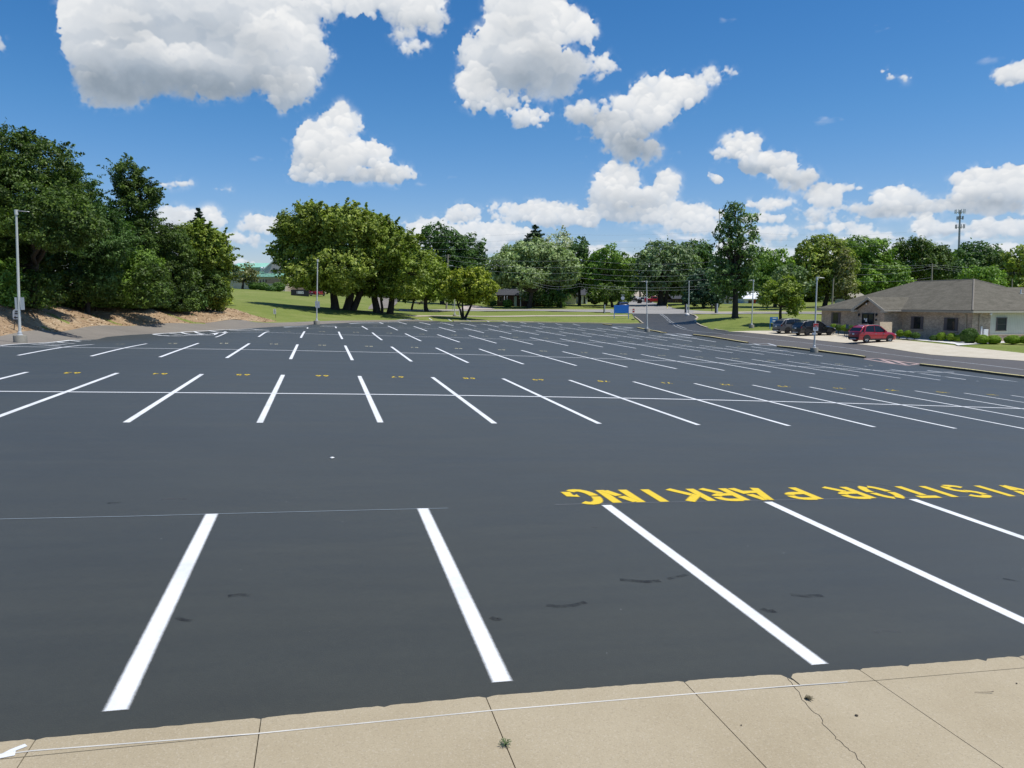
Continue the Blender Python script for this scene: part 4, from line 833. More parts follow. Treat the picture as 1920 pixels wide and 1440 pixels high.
def tree(name, label, mat, d, bx, lobes, cat='tree', seed=None, leaf=None, dens=1.0, clump=None, trunk=.3, stems=None, bark='bark', group=None, fill=.62, spray=.06, depthk=1.0, up=.35, flat=.75, dj=.45, cut=None, shoots=0, slen=1.2):
    seed = seed if seed is not None else int(bx*7+d*13) % 99991; rng = np.random.RandomState(seed); s = d/FPX
    b = at(bx, 600, d); gz = T(b[0], b[1]); base = np.array([b[0], b[1], gz-.08]); t = thing(name, label, cat, tuple(base), 0, group)
    L3 = []; area = 0
    for l in lobes:
        c = at(l[0], l[1], d+(l[4] if len(l) > 4 else rng.uniform(-1, 1)*dj*42*s)); rx, rz = l[2]*s, l[3]*s; L3.append((c-base, (rx, (rx*.75+rz*.25)*depthk, rz))); area += math.pi*l[2]*l[3]/3.5
    rot = np.array([C_R, HF, [0, 0, 1]])
    px_m = d/754.0; leaf = leaf or max(px_m*1.75, .07); n = int(min(190000, area/2.0*5.2*dens*(1.75*px_m/leaf)**2)); clump = clump or max(4.6*px_m, .45)
    P, N_, tone = crown_pts([((c@rot.T), r) for c, r in L3], n, clump, rng, fill, up, flat, spray, shoots, slen)
    P = P@rot; N_ = N_@rot
    m = P[:, 2] > .15
    if cut is not None: m &= cut(P+base)
    leaf_mesh('crown', P[m], N_[m], leaf, tone[m], mat, t, rng)
    mb = MB(); stems = stems or [(bx, None, trunk)]
    for st in stems:
        s0 = at(st[0], 600, d); p0 = np.array([s0[0]-base[0], s0[1]-base[1], T(s0[0], s0[1])-base[2]-.1])
        lc = sorted(L3, key=lambda q: np.hypot(*(q[0][:2]-p0[:2]))+.15*q[0][2])
        low = lc[0]; tgt = low[0]*np.array([.6, .6, 1])+p0*np.array([.4, .4, 0])
        if st[1] is not None: q = at(st[1][0], st[1][1], d)-base; tgt = q
        fork = p0+(tgt-p0)*.62; r = st[2]
        mb.tube([tuple(p0-np.array([0, 0, .1])), tuple(p0+(fork-p0)*.06), tuple(p0+(fork-p0)*.3+rng.normal(0, .04, 3)), tuple(p0+(fork-p0)*.65+rng.normal(0, .06, 3)), tuple(fork)], [r*1.7, r*1.12, r*.95, r*.85, r*.72], 10)
        limb(mb, fork, tgt, r*.7, r*.3, rng)
        for c, rr in lc[:max(3, int(len(lc)/len(stems))+1)]:
            limb(mb, fork, c, r*.5, r*.14, rng)
            for _ in range(4): e = c+rng.normal(0, .42, 3)*np.array(rr); limb(mb, fork+(c-fork)*rng.uniform(.35, .9), e, r*.2, r*.04, rng, 4, .1, 5)
    mb.build('trunk', M[bark], t, fix=False); return t
def spruce(name, label, d, bx, top, bot_y, rpx, mat='spruce', seed=1, dens=1.0, group=None, droop=.25):
    rng = np.random.RandomState(seed); s = d/FPX; b = at(bx, 600, d); base = np.array([b[0], b[1], T(b[0], b[1])]); t = thing(name, label, 'tree', tuple(base), 0, group)
    tip = at(top[0], top[1], d)-base; H = tip[2]; zb = at(bx, bot_y, d)[2]-base[2]; R = rpx*s; P = []; Nn = []; T_ = []; mb = MB(); mb.tube([(0, 0, -.1), tuple(tip*.5), tuple(tip)], [H*.018+.05, H*.011+.03, .02], 8)
    nt_ = int(10+H*.8)
    for k in range(nt_):
        u0 = (k+.5)/nt_; nb = int(6+5*(1-u0))
        for j in range(nb):
            u = min(.985, max(0, u0+rng.uniform(-.6, .6)/nt_)); z = zb+(H-zb)*u; rad = R*(1-u)**.85+.15; a = rng.uniform(0, 6.283); r = rad*rng.uniform(.55, 1.25); c0 = tip*(z/H); e = np.array([math.cos(a)*r, math.sin(a)*r, r*(.12-droop)]); e2 = c0+e; limb(mb, c0, e2, .035, .01, rng, 2, .02, 4)
            m = int((26+26*(1-u))*dens*max(1, r/1.2)); q = rng.uniform(.15, 1.05, (m, 1)); w = (.10+.22*(1-np.abs(q*2-1)))*r*.55
            pp = c0+e*q+np.array([0, 0, 1.])*(q**2)*r*.10+rng.normal(0, 1, (m, 3))*w*np.array([1, 1, .45]); P.append(pp); Nn.append(unit(rng.normal(0, .5, (m, 3))+np.array([0, 0, .8]))); T_.append(rng.normal(.5+.1*rng.normal(), .18, m))
    leaf_mesh('crown', np.concatenate(P), np.concatenate(Nn), max(d/754*1.5, .12), np.concatenate(T_), L[mat], t, rng, 2.2); mb.build('trunk', M['bark'], t, fix=False); return t
# --- the dense trees on the bank at the left
GL_ = 'overgrown trees and vines along the left bank'
tree('tree', 'tallest dark leafy tree at the far left edge, behind the first lamp post', L['dark'], 56, 60, [(20,300,62,52),(-55,330,70,80),(-40,450,90,70),(82,318,52,50),(40,370,100,55),(108,382,54,44),(0,440,70,45),(60,430,80,38),(120,430,50,32),(-60,540,70,50),(60,545,50,34),(0,545,30,30),(110,395,50,30,-5.5),(60,420,50,28,-5),(150,425,40,26,-5),(95,440,44,22,-6)], trunk=.34, stems=[(60, (70, 440), .34)], dens=1.0, spray=.10, group=GL_, leaf=.12, shoots=360, slen=1.35)
tree('tree', 'wide green tree with long arching sprays, left of the vine covered column', L['oak'], 64, 165, [(138,360,36,32),(176,412,38,32),(165,440,52,40),(205,450,36,42),(140,415,40,34),(190,470,40,34),(175,520,40,34)], trunk=.2, dens=1.0, spray=.10, group=GL_, leaf=.12, shoots=360, slen=1.35)
tree('tree', 'low bright leafy bush at the left photo edge beside the lamp post', L['lime'], 52.5, 5, [(5,520,28,32),(-20,550,40,40),(18,548,20,24)], cat='bush', trunk=.08, dens=1.1, group=GL_, leaf=.13)
tree('tree', 'tall narrow column smothered in dark vine with a wispy top', L['dark'], 71.5, 255, [(238,332,24,24),(232,348,16,20),(262,372,32,30),(245,400,34,34),(272,410,22,42),(252,450,34,44),(248,500,34,40),(262,545,30,34),(285,520,26,40)], trunk=.22, dens=1.15, spray=.08, group=GL_, leaf=.12, shoots=150, slen=1.3)
tree('tree', 'rounded mound of bright vine leaves on the middle of the bank', L['lime'], 70.5, 232, [(225,492,46,36),(262,500,34,36),(205,520,32,38),(235,540,48,34),(268,548,30,30),(215,562,30,18),(245,566,34,14)], cat='vine mound', trunk=.1, dens=1.1, spray=.04, group=GL_, leaf=.115, flat=.9)
tree('tree', 'steep dark mound of vines right of the bright one', L['dark'], 76, 320, [(318,450,30,26),(305,480,30,34),(332,485,32,36),(318,520,36,38),(340,540,28,36),(300,548,26,30),(335,566,34,18),(300,572,30,12)], cat='vine mound', trunk=.12, dens=1.15, spray=.05, group=GL_, leaf=.115)
tree('tree', 'olive green tree ending the left bank beside the open lawn', L['olive'], 82, 385, [(375,452,30,26),(352,440,26,20),(392,468,34,32),(410,492,22,30),(375,492,40,30),(398,520,28,34),(365,528,30,32),(385,555,36,24),(410,560,22,20)], trunk=.18, dens=1.0, spray=.10, group=GL_, shoots=160, slen=1.2)
tree('tree', 'light green bush under the end of the left tree bank', L['honey'], 82.5, 412, [(412,545,18,22),(400,562,24,16),(415,570,14,10)], cat='bush', trunk=.06, dens=1.1, group=GL_)
tree('tree', 'pair of small green bushes at the foot of the olive tree', L['oak'], 79.5, 352, [(350,562,20,16),(372,568,18,12)], cat='bush', trunk=.05, dens=1.1, group=GL_)
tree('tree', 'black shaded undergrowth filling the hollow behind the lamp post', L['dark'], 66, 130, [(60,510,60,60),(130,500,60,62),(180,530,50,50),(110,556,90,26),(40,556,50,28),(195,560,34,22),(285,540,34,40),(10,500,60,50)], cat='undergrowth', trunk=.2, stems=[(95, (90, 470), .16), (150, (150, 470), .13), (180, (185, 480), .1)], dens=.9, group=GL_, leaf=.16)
tree('tree', 'dark tree standing behind the left bank, seen between the crowns', L['dark'], 80, 180, [(120,470,80,60),(210,470,60,60),(300,480,50,50),(40,440,80,70),(370,540,50,36)], trunk=.25, dens=.8, group=GL_, leaf=.18)
spruce('spruce', 'ragged dark spruce rising behind the end of the left bank', 94, 395, (371, 390), 525, 62, seed=5, dens=1.4)
# --- the four big trees in the middle left
GM = 'big spreading trees on the lawn'
tree('tree', 'leftmost big spreading tree, its crown reaching over the black sign', L['honey'], 108, 629, [(572,420,42,30),(583,398,24,16),(548,440,30,26),(600,440,46,36),(560,480,42,38),(610,485,50,38),(575,515,46,24),(620,522,44,20),(552,458,28,20),(585,455,40,30),(640,538,22,12)], trunk=.62, stems=[(629, (622, 520), .60)], bark='bark', group=GM, spray=.11, dens=1.25, shoots=200, slen=1.3, seed=11, dj=1.0, depthk=1.25)
tree('tree', 'tallest of the big lawn trees, with a double leaning trunk', L['honey'], 110, 655, [(655,425,52,28),(688,438,42,34),(640,455,50,36),(672,475,56,40),(640,500,54,32),(700,480,40,40),(660,520,50,20),(640,410,36,16),(672,540,36,13),(640,535,34,13)], stems=[(652, (662, 520), .66), (661, (694, 510), .5)], group=GM, spray=.11, dens=1.2, shoots=200, slen=1.3, seed=12, dj=1.8, depthk=1.25)
tree('tree', 'big lawn tree third from the left, dark trunk beside a thin stem', L['olive'], 111, 706, [(712,440,34,28),(722,470,36,36),(700,500,44,34),(735,500,34,30),(712,525,40,20),(705,542,32,12)], stems=[(707, (700, 520), .55), (717, (712, 520), .2)], group=GM, spray=.10, dens=1.2, shoots=200, slen=1.3, seed=13, dj=1.8, depthk=1.3)
tree('tree', 'rightmost big lawn tree with the lowest yellow green crown', L['olive'], 112, 732, [(745,462,30,26),(765,480,28,28),(752,505,34,30),(778,510,26,26),(735,525,30,18),(772,530,24,16),(760,448,20,14),(738,545,30,11),(770,548,26,10)], stems=[(731, (738, 520), .5)], group=GM, spray=.12, dens=1.2, shoots=200, slen=1.3, seed=14, dj=1.8, depthk=1.3)
tree('tree', 'broad yellow green tree behind the right end of the big lawn trees', L['olive'], 135, 800, [(795,500,30,28),(815,520,30,26),(790,530,32,22),(770,545,34,14),(820,545,24,14)], trunk=.4, dens=1.0, seed=15)
tree('bush', 'black green hedge clump under the big trees by the lane', L['dark'], 140, 772, [(760,548,26,14),(785,550,26,12),(812,548,24,14),(840,552,22,10)], cat='bush', trunk=.2, dens=1.0, seed=16)
# --- small yellow tree in front
tree('tree', 'small yellow green tree with a forked trunk, standing alone by the lot', L['yel'], 112.6, 869.5, [(868,522,26,16),(892,520,24,16),(855,540,24,18),(905,540,24,20),(880,540,34,20),(848,548,14,10),(912,556,16,11),(880,557,26,10)], stems=[(868, (853, 556), .17), (869, (866, 552), .17), (871, (892, 554), .2)], dens=1.25, spray=.10, clump=.5, seed=21)
# --- middle background
GB = 'mixed trees behind the road'
tree('tree', 'dark oak tree with a high rounded top behind the utility pole', L['oak'], 165, 830, [(822,450,32,26),(808,478,28,28),(845,470,34,28),(850,500,40,26),(815,505,34,26),(880,510,26,20)], trunk=.5, dens=1.0, group=GB, seed=22)
tree('tree', 'second dark oak, just left of the silvery maple', L['oak'], 170, 880, [(878,470,30,26),(868,495,32,28),(893,500,22,26),(885,525,34,18),(905,530,24,14)], trunk=.5, dens=1.0, group=GB, seed=23)
tree('tree', 'broad silvery green maple overhanging the low dark house', L['silver'], 158, 1000, [(1000,478,46,26),(965,480,32,22),(1035,490,38,26),(1062,500,22,26),(950,505,36,26),(995,510,50,26),(1045,512,40,20),(938,520,26,16),(988,520,40,15),(1058,522,20,14)], trunk=.55, stems=[(992, (1000, 530), .5)], dens=1.1, spray=.12, group=GB, seed=24)
tree('tree', 'small dark tree drooping over the right end of the low dark house', L['oak'], 160, 1052, [(1040,548,20,12),(1050,556,12,10),(1030,558,14,9)], trunk=.2, dens=1.1, seed=37)
tree('tree', 'small tree hiding the middle of the low dark house', L['grey'], 166, 1002, [(995,552,16,12),(1012,556,14,12),(985,548,12,8)], trunk=.15, dens=.9, seed=38)
spruce('spruce', 'pointed blue green spruce top above the silvery maple', 185, 1003, (1003, 421), 560, 70, seed=7, dens=1.2, group=None, droop=.12)
tree('tree', 'thin greyish half bare tree behind the silvery maple', L['pale'], 175, 1048, [(1045,458,28,20),(1030,470,20,16),(1060,475,18,22)], trunk=.3, dens=.55, spray=.25, group=GB, seed=25)
tree('tree', 'narrow dark green tree right of the silvery maple', L['oak'], 172, 1086, [(1085,470,18,22),(1088,500,22,28),(1080,525,20,24)], trunk=.35, dens=1.1, group=GB, seed=26)
tree('tree', 'rounded bright green tree left of the side street', L['lime'], 168, 1135, [(1140,485,26,22),(1160,500,24,22),(1128,508,28,26),(1158,525,26,24),(1110,510,18,22),(1135,540,34,18),(1165,548,20,14)], trunk=.4, dens=1.1, group=GB, seed=27)
tree('tree', 'dark tree on the corner behind the blue board', L['dark'], 160, 1148, [(1140,548,24,14),(1160,552,18,12),(1120,552,18,12)], trunk=.3, dens=1.0, seed=36)
tree('tree', 'sunlit lime tree down the side street', L['yel'], 260, 1184, [(1184,522,9,16),(1182,540,10,12)], trunk=.3, dens=1.2, seed=28)
tree('tree', 'dark tree closing the end of the side street', L['oak'], 300, 1200, [(1196,515,14,26),(1186,508,14,18)], trunk=.4, dens=1.1, seed=29)
tree('tree', 'wide grey green tree with a thick trunk right of the side street', L['grey'], 165, 1241, [(1240,478,34,22),(1270,482,32,26),(1218,500,28,30),(1250,510,44,28),(1285,510,26,28),(1212,530,22,20),(1255,535,44,16)], trunk=.9, stems=[(1238, (1240, 530), .75), (1245, (1255, 525), .5)], dens=1.05, spray=.12, group=GB, seed=30)
tree('tree', 'dark tree with a high crown between the grey tree and the tall one', L['oak'], 172, 1285, [(1300,475,28,22),(1320,490,24,26),(1295,505,32,26),(1310,520,30,22),(1286,535,24,18)], trunk=.8, stems=[(1285, (1288, 530), .8)], dens=1.05, group=GB, seed=31)
tree('tree', 'low dense blackish green tree left of the tall tree', L['spruce'], 150, 1320, [(1312,530,24,22),(1330,545,24,22),(1310,560,26,14),(1338,520,16,18),(1345,562,16,12)], trunk=.3, dens=1.1, seed=32, spray=.03)
tree('tree', 'tallest tree right of the driveway, airy crown with sky showing through', L['sweet'], 111, 1378, [(1378,396,20,16),(1388,412,28,20),(1365,424,20,16),(1392,440,30,20),(1352,440,14,14),(1358,462,22,14),(1400,462,26,20),(1375,478,24,16),(1412,480,18,16),(1345,490,16,12),(1372,500,34,16),(1405,500,24,14),(1352,515,24,16),(1385,522,34,18),(1345,535,20,12),(1372,545,28,14),(1402,540,22,12)], trunk=.42, stems=[(1378, (1381, 470), .42)], dens=.62, fill=.30, spray=.10, clump=.55, seed=33)
tree('tree', 'light green rounded tree behind the pole with the small camera', L['lime'], 150, 1452, [(1450,490,30,18),(1432,505,26,22),(1462,510,28,20),(1425,530,22,20),(1448,520,26,16)], trunk=.35, dens=1.05, group=GB, seed=34)
tree('tree', 'dark brownish tree standing behind the parked cars', L['olive'], 103, 1464, [(1450,540,20,14),(1475,538,22,16),(1462,552,28,16),(1485,558,16,12),(1490,575,14,16),(1440,560,14,10)], stems=[(1464, (1464, 555), .22)], dens=1.1, spray=.08, seed=35)
tree('tree', 'greyish tree left of the brown spotted one, over the road', L['grey'], 140, 1480, [(1478,520,22,20),(1500,530,18,24),(1470,545,18,16)], trunk=.3, dens=1.0, group=GB, seed=39)
tree('tree', 'tall yellow green tree left of the office roof', L['honey'], 150, 1545, [(1535,465,34,20),(1515,490,28,26),(1555,480,34,26),(1575,500,28,30),(1530,515,40,26),(1560,530,40,22),(1512,530,22,24)], trunk=.5, dens=1.1, group=GB, seed=40)
tree('tree', 'brownish tinged tree in front of the yellow green one', L['brown'], 147, 1585, [(1582,500,14,30),(1578,530,18,22),(1588,548,18,14)], trunk=.3, dens=.9, seed=41)
tree('tree', 'big mid green tree behind the left half of the office roof', L['lime'], 160, 1625, [(1610,465,34,18),(1640,475,32,22),(1600,490,34,26),(1640,505,40,26),(1670,515,30,20),(1620,530,44,22),(1680,535,26,14)], trunk=.5, dens=1.1, group=GB, seed=42)
tree('tree', 'very dark oak with layered crown above the office ridge', L['dark'], 165, 1712, [(1710,465,34,16),(1735,478,34,18),(1690,485,26,20),(1720,498,44,20),(1755,492,26,16),(1700,515,34,16),(1740,515,36,16)], trunk=.5, dens=1.15, group=GB, seed=43)
tree('tree', 'mid green tree just right of the dark layered oak', L['oak'], 172, 1775, [(1768,480,16,14),(1775,500,24,20),(1790,515,26,16)], trunk=.4, dens=1.1, group=GB, seed=44)
tree('tree', 'smoothly rounded green tree in front of the cell tower', L['oak'], 178, 1830, [(1830,475,38,18),(1810,490,30,18),(1855,490,34,18),(1835,505,46,20)], trunk=.5, dens=1.15, group=GB, seed=45)
tree('tree', 'dense dark tree between the rounded tree and the photo edge', L['dark'], 170, 1872, [(1868,495,22,18),(1885,505,20,20),(1870,525,30,18)], trunk=.4, dens=1.1, group=GB, seed=46)
tree('tree', 'bright low tree behind the right half of the office roof', L['lime'], 140, 1845, [(1840,512,26,12),(1860,520,22,14),(1820,522,22,12),(1845,535,34,14)], trunk=.3, dens=1.15, group=GB, seed=47)
tree('tree', 'yellow tinged tree at the right photo edge above the office', L['honey'], 150, 1915, [(1912,485,24,20),(1930,500,30,26),(1900,510,24,22),(1915,535,40,18)], trunk=.4, dens=1.1, group=GB, seed=48)
tree('tree', 'small round grey tree in front of the green roofed school', L['brown'], 185, 457, [(455,508,18,12),(448,518,16,10),(468,518,16,10)], stems=[(457, (457, 520), .3)], dens=.8, seed=49, spray=.15)
# --- treeline farther off, filling between the named trees
rb = random.Random(77)
for i, px in enumerate(range(1010, 1990, 46)):
    y = 512+rb.uniform(-12, 10)+(0 if px < 1400 else -4); d = rb.uniform(205, 250)
    if 1165 < px < 1215: continue
    tree('tree', 'dark leafy tree in the unbroken treeline far behind the houses', L[rb.choice(('dark', 'oak', 'oak'))], d, px, [(px-10, y+6, 22, 18), (px+14, y+2, 22, 20), (px+2, y+24, 34, 22), (px, y+44, 36, 16)], group='treeline behind the houses', trunk=.4, dens=.85, seed=100+i)
for i, (px, d) in enumerate(((760, 230), (720, 250), (680, 260), (900, 220), (945, 215), (980, 210), (620, 270))):
    tree('tree', 'dark leafy tree in the unbroken treeline far behind the houses', L['dark'], d, px, [(px-10, 528, 20, 14), (px+14, 524, 22, 16), (px+2, 542, 30, 14)], group='treeline behind the houses', trunk=.4, dens=.85, seed=130+i)
# --- shrubs
def shrub(label, px, py, r, d, mat='shrub', squash=.9, group=None, name='shrub', n=None, leaf=.05):
    s = d/FPX; b = at(px, 600, d); base = np.array([b[0], b[1], T(b[0], b[1])]); rng = np.random.RandomState(int(px)); t = thing(name, label, 'shrub', tuple(base), 0, group); R = r*s; c = at(px, py, d)-base
    Rz = min(R*squash, max(c[2], R*.6)); n = n or int(5200*(R/.5)**1.4); q = unit(rng.normal(size=(n, 3))); rr = 1-.22*rng.uniform(0, 1, (n, 1))**1.5; P = c+q*np.array([R, R, Rz])*rr*(1+.05*np.sin(q[:, :1]*7)+.04*np.sin(q[:, 2:]*9)); P[:, 2] = np.maximum(P[:, 2], .02)
    leaf_mesh('foliage', P, unit(q+rng.normal(0, .5, (n, 3))), leaf, rng.normal(.55, .17, n), L[mat], t, rng, 1.4)
    mb = MB(); mb.lathe((c[0], c[1], c[2]), [(R*.05, -Rz*.84), (R*.6, -Rz*.62), (R*.80, 0), (R*.58, Rz*.58), (R*.05, Rz*.80)], 14); mb.tube([(0, 0, -.05), tuple(c)], [.05, .03], 6); mb.build('stem', M['woodd'], t, fix=False); return t  # dark core filling the inside of the foliage, together with the stem
GS = 'clipped round shrubs along the office walls'
for lb, px, py, r, d, m, sq in [('leftmost clipped shrub, left of the left office window', 1563, 613.5, 6.5, 88, 'shrub', .95), ('dark low shrub between the two shrubs under the left office window', 1573, 614.5, 7, 87, 'shrubd', .8), ('round yellow green shrub in front of the left office window', 1585, 615, 7.5, 84, 'shrub', .85), ('dark shrub beside the entrance gable, left of the door', 1596, 616.5, 8, 82, 'shrubd', .8),
    ('small round shrub right of the leaning plywood sheet', 1687.5, 625, 6.5, 78, 'shrub', .95), ('round shrub second to the right of the plywood sheet', 1702, 626, 7, 77, 'shrub', .9), ('very low dark shrub under the middle office window', 1716, 629, 9, 76, 'shrubd', .6),
    ('round shrub under the right office window, left one of two', 1765.5, 631, 8.5, 73.5, 'shrub', .9), ('round shrub under the right office window, right one of two', 1784, 632, 8.5, 72.5, 'shrub', .85), ('half shaded shrub squeezed between the round one and the loose dark bush', 1797, 634.5, 8, 72, 'shrub', .8),
    ('tall dense clipped shrub at the corner of the siding wall', 1841.5, 636.5, 12, 69.5, 'shrub', .82), ('wide clipped shrub left of the siding wall window', 1863, 637, 13, 69.3, 'shrub', .62), ('widest flattened shrub below the siding wall, right of the window', 1899, 637, 14, 68.6, 'shrub', .58), ('clipped shrub cut off by the right edge of the photo', 1926, 637, 14, 68, 'shrub', .58), ('dark low shrub far left along the wall behind the black car', 1752, 634, 8, 74, 'shrubd', .7)]:
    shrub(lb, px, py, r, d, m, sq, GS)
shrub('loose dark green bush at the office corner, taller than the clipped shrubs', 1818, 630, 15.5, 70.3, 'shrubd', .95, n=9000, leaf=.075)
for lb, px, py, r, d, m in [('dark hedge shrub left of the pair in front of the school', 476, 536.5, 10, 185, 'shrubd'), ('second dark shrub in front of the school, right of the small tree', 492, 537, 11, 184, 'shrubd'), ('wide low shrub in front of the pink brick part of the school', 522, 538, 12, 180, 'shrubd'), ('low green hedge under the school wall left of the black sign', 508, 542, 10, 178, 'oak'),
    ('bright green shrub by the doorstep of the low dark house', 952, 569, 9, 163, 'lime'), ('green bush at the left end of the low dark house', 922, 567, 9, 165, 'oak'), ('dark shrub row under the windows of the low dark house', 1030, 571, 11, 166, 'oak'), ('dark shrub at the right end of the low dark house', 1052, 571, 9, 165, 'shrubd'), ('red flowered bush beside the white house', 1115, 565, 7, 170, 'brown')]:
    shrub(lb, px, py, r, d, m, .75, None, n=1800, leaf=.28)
# ------------------------------------------------------------------ the brick office
OX, OY = 59.9, 59.2; OZ = -.86
off = thing('office_building', 'low tan brick office with brown hipped roof and an entrance gable', 'office building', (OX, OY, OZ))
ze, s42 = 3.06, .42; za = ze+s42*7.5; zw = ze+s42*5.5
loc = lambda p: (p[0]-OX, p[1]-OY, p[2]-OZ)
mb = MB(); mb.box((7.0, 11.2, 1.38), (14, 22.4, 3.36)); mb.build('wall', M['brick'], off)
mb = MB(); mb.box((-1.12+.02, 11.08, 1.40), (2.24, 4.2, 3.4)); mb.prism([(-2.22, 8.98, 3.10), (-2.22, 13.18, 3.10), (-2.22, 11.08, 4.15)], (2.5, 0, 0)); mb.build('entrance_gable', M['brick'], off)
mb = MB(); mb.box((17.2, 4.96, 1.9), (30.2, 10.0, 2.3)); sw_ = mb.build('siding_wall', M['siding'], off)
mb = MB(); mb.box((17.2, 4.96, .22), (30.24, 10.06, 1.06)); mb.build('brick_base', M['brick'], off)
mb = MB(); mb.box((1.05, -.02, 1.38), (2.1, .10, 3.36)); mb.build('brick_corner', M['brick'], off)
mb = MB(); mb.box((17.2, -.10, .78), (30.3, .10, .07)); mb.build('ledge', M['trim'], off)
R3 = lambda *q: [(a, b, c) for a, b, c in q]
mb = MB(); o_ = .5
mb.poly(R3((-o_, -o_, ze), (7, 7, za), (7, 15.3, za), (-o_, 22.9, ze))[::-1])
mb.poly(R3((-o_, -o_, ze), (32.5, -o_, ze), (32.5, 5, zw), (9, 5, zw), (7, 7, za)))
mb.poly(R3((-o_, 22.9, ze), (7, 15.3, za), (14.5, 22.9, ze))[::-1]); mb.poly(R3((14.5, 22.9, ze), (7, 15.3, za), (7, 7, za), (9, 5, zw), (14.5, 10.5, ze))[::-1])
mb.poly(R3((9, 5, zw), (32.5, 5, zw), (32.5, 10.5, ze), (14.5, 10.5, ze))[::-1])
roof = mb.build('roof', M['shingle'], off)
sol = roof.modifiers.new('t', 'SOLIDIFY'); sol.thickness = .06; sol.offset = 1
mb = MB(); mb.tube([(-o_, -o_, ze+.05), (7, 7, za+.05)], .09, 6); mb.tube([(7, 7, za+.05), (7, 15.3, za+.05)], .07, 6); mb.tube([(7, 7, za+.05), (9, 5, zw+.05)], .08, 6); mb.build('ridge_cap', simple('ridge_shingle', (.19, .17, .14), .9), roof)
mb = MB(); t_ = .20
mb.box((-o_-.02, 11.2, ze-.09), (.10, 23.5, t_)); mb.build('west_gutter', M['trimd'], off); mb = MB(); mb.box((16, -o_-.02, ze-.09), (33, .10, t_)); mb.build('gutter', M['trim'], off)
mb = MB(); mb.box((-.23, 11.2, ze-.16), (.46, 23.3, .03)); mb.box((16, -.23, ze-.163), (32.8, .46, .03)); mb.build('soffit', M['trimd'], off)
# porch roof
py0, py1, pyc = 8.98-.45, 13.18+.45, 11.08; pz = 4.42; ps = (pz-ze)/(pyc-py0); xm = (pz-ze)/s42-o_
mb = MB(); mb.poly([(-2.65, py0, ze+.02), (-2.65, pyc, pz), (xm, pyc, pz), (-.5, py0, ze+.02)][::-1]); mb.poly([(-2.65, py1, ze+.02), (-2.65, pyc, pz), (xm, pyc, pz), (-.5, py1, ze+.02)])
pr = mb.build('porch_roof', M['shingle'], off); so = pr.modifiers.new('t', 'SOLIDIFY'); so.thickness = .06; so.offset = 0
mb = MB()
for ya in (py0, py1):
    mb.prism([(-2.66, ya, ze-.22), (-2.66, ya, ze+.05), (-2.66, pyc, pz+.03), (-2.66, pyc, pz-.22)], (-.05, 0, 0)); mb.box((-2.45, ya+(.27 if ya < 10 else -.27), ze-.17), (.45, .55, .18))
mb.box((-1.6, py0-.02, ze-.06), (2.2, .09, .16)); mb.build('gable_trim', M['trim'], off)
def wloc(px, py, X=OX): p = on_x(px, py, X); return p[1]-OY, p[2]-OZ
def window_w(x0, x1, y0, y1, g0, g1, extra=''):
    a, zt = wloc(x0, y0); b, _ = wloc(x1, y0); _, zb = wloc((x0+x1)/2, y1); _, zt = wloc((x0+x1)/2, y0); ga, _ = wloc(g0, y0); gb, _ = wloc(g1, y0)
    mb = MB(); mb.box((-.03, (ga+gb)/2, (zt+zb)/2), (.08, abs(ga-gb)+.12, zt-zb)); w = mb.build('window', M['shutter'], off)
    mb = MB(); mb.box((-.075, (ga+gb)/2, (zt+zb)/2), (.02, abs(ga-gb), zt-zb-.12)); mb.build('pane', M['glass'], w)
    mb = MB(); mb.box((-.05, (a+b)/2, zb-.06), (.16, abs(a-b)+.1, .09)); mb.build('sill', M['brick'], w)
    for p, q in ((a, ga), (gb, b)):
        mb = MB(); mb.box((-.045, (p+q)/2, (zt+zb)/2), (.05, abs(p-q)-.08, zt-zb))
        for i in range(10): mb.box((-.075, (p+q)/2, zb+(zt-zb)*(i+.5)/10), (.02, abs(p-q)-.2, .05))
        mb.build('shutter', M['shutter'], off)
window_w(1770.5, 1797.8, 596, 620, 1777.8, 1791.7); window_w(1708.7, 1732.6, 593.5, 617, 1715.5, 1727); window_w(1559.4, 1577, 586, 606.4, 1563.5, 1572.5)
p0, p1 = on_y(1868.3, 596, OY), on_y(1884, 619.5, OY); cx, cz = (p0[0]+p1[0])/2-OX, (p0[2]+p1[2])/2-OZ; w_, h_ = p1[0]-p0[0], p0[2]-p1[2]
mb = MB()
for dx, dz, sx, sz in ((0, h_/2, w_+.14, .07), (0, -h_/2, w_+.14, .07), (-w_/2, 0, .07, h_), (w_/2, 0, .07, h_), (0, 0, w_, .05)): mb.box((cx+dx, -.09, cz+dz), (sx, .09, sz))
w = mb.build('window', M['shutter'], off); mb = MB(); mb.box((cx, -.07, cz), (w_, .06, h_)); mb.build('pane', M['glassb'], w)
